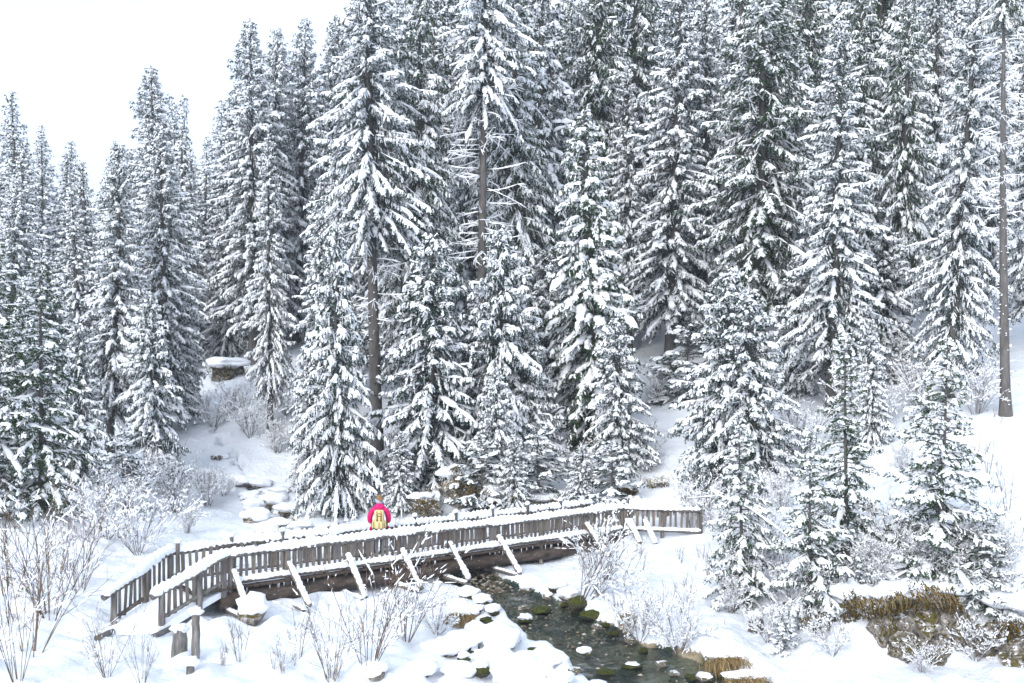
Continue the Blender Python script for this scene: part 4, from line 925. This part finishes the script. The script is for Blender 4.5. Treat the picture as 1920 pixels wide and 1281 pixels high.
outcrop('small brown rock poking from snow by the upper creek steps', [pb(408, 868, 47, .35, .3, .4)], [pb(405, 862, 46.7, .2, .1, .2)], [pb(412, 856, 47.1, .4, .35, .15)])

# ------------------------------------------------------------------ shrubs
def shrub_meshes(name, seed, h, nst, spread, n1=6, n2=4, n3=0, snow=.8, m=TWIG, r0=.016, lean=(0, 0), up=.35):
    r = np.random.RandomState(seed); az = r.rand(nst) * 6.283; el = r.uniform(.15, 1, nst) * spread
    O = np.stack([np.cos(az) * .18 * h * .3, np.sin(az) * .18 * h * .3, np.full(nst, -.05)], -1)
    D = norm(np.stack([np.cos(az) * el + lean[0], np.sin(az) * el + lean[1], np.ones(nst)], -1)); L = h * r.uniform(.55, 1.1, nst); G = r.uniform(-.05, .22, nst)
    tw, sn = MB(), MB(); levels = [(O, D, L, G, r0)]
    for n_, rad, lf in ((n1, .55, .45), (n2, .55, .45), (n3, .6, .5)):
        if not n_: continue
        O, D, L, G, rr_ = levels[-1]; i = np.repeat(np.arange(len(O)), n_); u = r.uniform(.22, 1, len(i))
        o = O[i] + D[i] * (L[i] * u)[:, None] - ZUP * (G[i] * L[i] * u * u)[:, None]; d = norm(D[i] + r.normal(size=(len(i), 3)) * .55 + ZUP * up * .5)
        levels.append((o, d, L[i] * lf * r.uniform(.5, 1.15, len(i)), r.uniform(-.15, .25, len(i)), rr_ * rad))
    for O, D, L, G, rr_ in levels:
        n_ = len(O); V, F = tubes(O, D, L, np.full(n_, rr_), np.full(n_, max(.0035, rr_ * .45)), G, 4, 3); tw.add(V, F)
        for rep_ in range(3):
            pr = snow * np.clip(1.15 - np.abs(D[:, 2]) ** 2, .06, 1); s_ = r.rand(n_) < pr; k = s_.sum()
            if not k: continue
            u0 = r.uniform(0, .7, k); u1 = np.minimum(1, u0 + r.uniform(.15, .45, k)); Ls, Gs = L[s_], G[s_]
            o = O[s_] + D[s_] * (Ls * u0)[:, None] - ZUP * (Gs * Ls * u0 * u0)[:, None] + ZUP * rr_ * .7; dt = D[s_] - 2 * ZUP * (Gs * u0)[:, None]
            V, F = strips(r, o, dt, Ls * (u1 - u0), rr_ * .7 + r.uniform(.004, .013, k), rr_ * .5 + r.uniform(.008, .026, k), Gs * (u1 - u0), 4, 4, .4); sn.add(V, F)
    return tw.mesh(name + '_twigs', (m,)), sn.mesh(name + '_snow', (TSNOW,), True)
SH = {'upright': shrub_meshes('upright', 1, 2.2, 13, .55, 6, 3, 0, .42, TWIG, .011), 'wisp': shrub_meshes('wisp', 2, 1.5, 18, .75, 6, 4, 3, 1.0, GTWIG, .0085), 'spread': shrub_meshes('spread', 3, 1.6, 13, 1.3, 7, 5, 2, 1.0, GTWIG, .012),
    'rods': shrub_meshes('rods', 4, 2.6, 9, .5, 4, 3, 0, .3, TWIG, .012), 'arch': shrub_meshes('arch', 5, 2.4, 9, .7, 8, 5, 3, 1.0, GTWIG, .016, (-.5, -.1)), 'stalks': shrub_meshes('stalks', 6, .8, 5, .3, 3, 0, 0, .2, TWIG, .008)}
def shrub(px, py, kind, s, label, group=None, Y=None, rot=None, name='bare_shrub'):
    Y = Y or on_ground(px, py); x = (px - 960) / FPX * Y; z = gz(x, Y); rr_ = random.Random(int(px * 3 + py))
    o = empty(name, (x, Y, z), (0, 0, rr_.uniform(0, 6.28) if rot is None else rot), (s, s, s)); tag(o, label, 'shrub', group)
    t_ = ob('twigs', SH[kind][0], o); ob('snow', SH[kind][1], t_)['kind'] = 'stuff'; return o
for a_ in [
 (60, 1230, 'rods', 1.15, 'tall rod-stemmed bare shrub in the lower left corner'), (95, 1160, 'upright', 1.2, 'brown upright shrub behind the rod-stemmed one at lower left'), (20, 1120, 'rods', 1.1, 'bare rods at the left edge below the dark spruce'),
 (150, 1110, 'upright', .8, 'thin brown shrub left of the ramp rail'), (35, 1275, 'rods', .8, 'short rods at the bottom left corner'), (200, 1270, 'upright', .55, 'low broken twigs in the snow left of the old post'), (265, 1285, 'rods', .45, 'few dark sticks poking from snow near the old post'),
 (690, 1255, 'upright', 1.05, 'brown many-stemmed shrub in the middle of the near bank'), (760, 1200, 'upright', .9, 'reddish shrub just right of the many-stemmed one on the near bank'), (620, 1275, 'upright', .7, 'thin shrub left of the many-stemmed one on the near bank'), (820, 1190, 'spread', .55, 'spreading frosted twigs beside the dry grass tuft'), (560, 1230, 'stalks', 1.3, 'dry stalks in open snow left of the near bank shrubs'),
 (450, 1240, 'stalks', 1.2, 'dry stalks in front of the capped boulder'), (330, 960, 'wisp', 1.25, 'round wispy grey bush on the snow behind the ramp'), (390, 950, 'wisp', 1.0, 'smaller wispy bush beside the upper creek'), (270, 930, 'wisp', 1.1, 'wispy bush left of the round one'), (200, 1010, 'spread', 1.0, 'tangled frosted bush behind the ramp rail'), (260, 1040, 'spread', 1.1, 'tangled low bush right behind the ramp rail'), (165, 1000, 'rods', .6, 'brown rods standing below the green spruce'), (230, 970, 'spread', 1.0, 'frosted thicket between the wispy bushes and the ramp'), (110, 1070, 'rods', .7, 'thin brown rods at left in front of the green spruce'),
 (1095, 1130, 'arch', 1.0, 'frosted shrub leaning over the creek in front of the bridge'), (1125, 1115, 'upright', .7, 'brown shrub behind the frosted leaning one'), (1200, 1205, 'spread', .8, 'snow-heaped fallen twigs at the far water edge'), (1275, 1230, 'spread', .8, 'tangle of snowy twigs on the far bank'), (1165, 1175, 'stalks', 1.2, 'brown stalks on the far bank beside the leaning shrub'),
 (800, 915, 'arch', 1.1, 'frosted shrub arching from the mossy bank right of the hiker'), (880, 870, 'spread', 1.1, 'frosted thicket on top of the mossy bank'), (760, 930, 'spread', .9, 'white twig tangle right behind the hiker'), (950, 900, 'spread', 1.0, 'white twig tangle above the bridge middle'), (1060, 900, 'spread', .8, 'white twig tangle below the cone-shaped spruce'),
 (470, 820, 'spread', 1.1, 'frosted bush at the foot of the narrow spruce on the open bank'), (520, 850, 'wisp', 1.0, 'thin bush on the open bank above the creek steps'), (560, 930, 'wisp', .7, 'thin twigs between the creek steps and the slim grey trunk'), (610, 900, 'wisp', .8, 'thin twigs left of the slim grey trunk'), (440, 770, 'spread', .9, 'snowy scrub below the overhanging rock'), (700, 920, 'wisp', .6, 'thin twigs at the foot of the great bare trunk'),
 (1345, 1010, 'arch', .8, 'thin shrub at the end of the bridge railing'), (1300, 995, 'arch', .75, 'frosted shrub crossing the right railing'), (1385, 1120, 'spread', .8, 'brown-green shrub on the slope above the stump'), (1330, 1080, 'stalks', 1.2, 'dry stalks on the open slope right of the bridge'), (1290, 1130, 'stalks', 1.0, 'dark withered stalks on the open slope'), (1490, 1130, 'spread', .8, 'bare branches leaning out from the rock left end'), (1560, 1230, 'spread', .5, 'snowy twigs at the foot of the rock face'), (1640, 1100, 'arch', .45, 'drooping frosted twigs over the top of the rock face'), (1760, 1090, 'arch', .5, 'drooping frosted branches at the brow of the rock face'), (1730, 1262, 'spread', .4, 'fallen twigs on snow in front of the rock face'), (1830, 1240, 'spread', .6, 'snowy twigs below the right end of the rock face'),
 (1850, 890, 'stalks', 1.4, 'dry stalks on the white slope at the right edge'), (1890, 960, 'stalks', 1.4, 'dry stalks lower on the slope at the right edge'), (1700, 900, 'wisp', .7, 'thin bush between the two young spruces at right'), (1470, 960, 'wisp', .8, 'thin bush left of the young green spruce'), (1230, 760, 'wisp', .9, 'thin bush on the gap of open snow'), (1680, 720, 'wisp', 1.2, 'thin bush in the shade under the right forest'), (1560, 760, 'wisp', 1.1, 'thin bush under the white-padded spruce')]: shrub(*a_)
lab = 'thin frosted bush in the thicket behind the ramp and below the left spruces'
for px, py, sc_ in ((300, 905, .9), (350, 1000, .6), (420, 930, .6)): shrub(px, py, 'wisp' if px % 3 else 'spread', sc_, lab, 'frosted bushes in the left thicket')
lab = 'frosted bush crowding the bank between the bridge end and the rock face'
for px, py, sc_ in ((1430, 1010, .9), (1400, 1060, .8), (1455, 1075, .8), (1500, 1180, .6), (1540, 1130, .7), (1560, 1050, .7), (1640, 1075, .6), (1680, 1040, .8), (1720, 1075, .6), (1800, 1060, .8), (1870, 1080, .8), (1370, 1150, .6), (1440, 1205, .5), (1900, 1150, .7)): shrub(px, py, 'wisp' if px % 20 else 'spread', sc_, lab, 'frosted bushes on the right bank')
lab = 'frosted scrub on the forest floor behind the bridge'
for px, py, sc_ in ((720, 860, 1.0), (830, 820, 1.1), (900, 800, 1.1), (1000, 860, 1.0), (1130, 850, 1.0), (1200, 870, .9), (1310, 830, 1.0), (1350, 900, .9), (1500, 850, 1.2), (1640, 800, 1.2), (1730, 770, 1.2), (1830, 780, 1.2), (540, 780, 1.0), (400, 800, 1.0), (660, 870, .9)): shrub(px, py, 'wisp' if px % 20 else 'spread', sc_, lab, 'frosted scrub on the forest floor')
lab = 'withered dark stalk standing in open snow'; rs_ = random.Random(21)
for k in range(46):
    px, py = rs_.choice(((rs_.uniform(1200, 1330), rs_.uniform(1010, 1190)), (rs_.uniform(1780, 1910), rs_.uniform(780, 1080)), (rs_.uniform(400, 640), rs_.uniform(1150, 1270)), (rs_.uniform(560, 680), rs_.uniform(890, 975))))
    shrub(px, py, 'stalks', rs_.uniform(.35, .85), lab, 'withered stalks in open snow', name='dry_stalk')
# leaning slender trunk at right
x0 = P(1560, 1110, 25.8); x1 = P(1470, 1000, 26.5); x2 = P(1350, 930, 28.0); x3 = P(1290, 935, 28.6)
lt = empty('leaning_sapling', x0); tag(lt, 'slender bare sapling arching left over the bridge end, lined with snow', 'tree')
q = np.array([x0, (np.array(x0) + x1) / 2 + [0, 0, .08], x1, (np.array(x1) + x2) / 2 + [0, 0, .12], x2, x3]) - np.array(x0); V, F = log_path(q, .032, .01, 5, 7, .15, .012); t_ = ob('trunk', mesh('trunk', V, F, (BARK,), None, True), lt)
V, F = dome_path(q + [0, 0, .016], .024, .03, 9, .06, .5); ob('snow', mesh('snow', V, F, (SNOW,), None, True), t_)

# ------------------------------------------------------------------ stumps, posts, logs, grass tufts
def stump(px, py, w_px, h_px, label, Y=None, tone=DARKWOOD, cap=1.2, name='tree_stump', cat='stump'):
    Y = Y or on_ground(px, py); x, y, z = P(px, py, Y); r_ = w_px / FPX * Y / 2; h = h_px / FPX * Y
    o = empty(name, (x, y, z - .1)); tag(o, label, cat); V, F = log_path([(0, 0, -.15), (0, 0, .1), (.02, 0, h * .6), (0, .02, h + .1)], r_ * 1.15, r_ * .95, int(px), 12, .12, .012)
    t_ = ob('trunk', mesh('trunk', V, F, (tone,), None, False), o); ob('snow_cap', CAPS[int(px) % 5], t_, (0, 0, h + .12), None, (r_ * cap, r_ * cap, r_ * cap)); return o
stump(1416, 1187, 28, 32, 'reddish cut stump with a thick snow cap right of the creek', tone=WOOD)
stump(366, 1232, 15, 84, 'grey weathered post with snow lump in front of the ramp', 22.6, WOOD, 1.9, 'old_post', 'post')
stump(356, 1300, 15, 58, 'lichen-covered post end at the bottom edge of the picture', 21.3, WOOD, 2.3, 'old_post', 'post')
stump(336, 1214, 27, 34, 'broad broken stump under a snow heap beside the weathered post', 22.9, WOOD, 1.25)
for px, py, lab in ((187, 1196, 'round log end in the snow left of the ramp'), (293, 1193, 'round log end in the snow below the ramp rail')):
    Y = on_ground(px, py); x, y, z = P(px, py, Y); V, F = log_path([(0, -.08, .03), (.12, .9, .0)], .07, .07, 3, 12, .3, .004); o = ob('buried_log', mesh('buried_log', V, F, (ENDWOOD,)), None, (x, y - .1, z)); tag(o, lab, 'log')
def tuft(px, py, w, label, Y=None, n=320, ln=.35):
    Y = Y or on_ground(px, py); x, y, z = P(px, py, Y); V, F = hang_grass([(-w / 2, 0, .1), (0, -.05, .2), (w / 2, 0, .12)], n, int(px), ln)
    o = empty('grass_tuft', (x, y, z)); tag(o, label, 'grass'); ob('blades', mesh('blades', V, F, (STRAW,)), o); ob('snow_cap', pillow('snow_cap', 9, w * .55, .22, .1, 3, .25), o, (0, .15, .22))
tuft(865, 1168, .75, 'tawny dry grass tuft drooping beside the near pool'); tuft(1362, 1250, .9, 'tawny grass fringe hanging over the water at right'); tuft(1400, 1290, .9, 'dry grass fringe at the bottom edge right of the creek', 22.3); tuft(1178, 1165, .35, 'brown grass clump on the far bank', None, 120)

# ------------------------------------------------------------------ haze
V, F = box(290, 200, 110, (0, 70, 50)); hz = ob('haze', mesh('haze', V, F)); tag(hz, 'thin pale winter haze filling the valley', 'haze', None, 'stuff')
hm = bpy.data.materials.new('haze'); hm.use_nodes = True; t = hm.node_tree; t.nodes.clear(); out = t.nodes.new('ShaderNodeOutputMaterial'); pv = t.nodes.new('ShaderNodeVolumePrincipled')
pv.inputs['Color'].default_value = (.88, .93, 1.0, 1); pv.inputs['Density'].default_value = 0.0005; pv.inputs['Anisotropy'].default_value = 0.2
t.links.new(pv.outputs[0], out.inputs['Volume']); hz.data.materials.append(hm)
sc.cycles.volume_bounces = 1
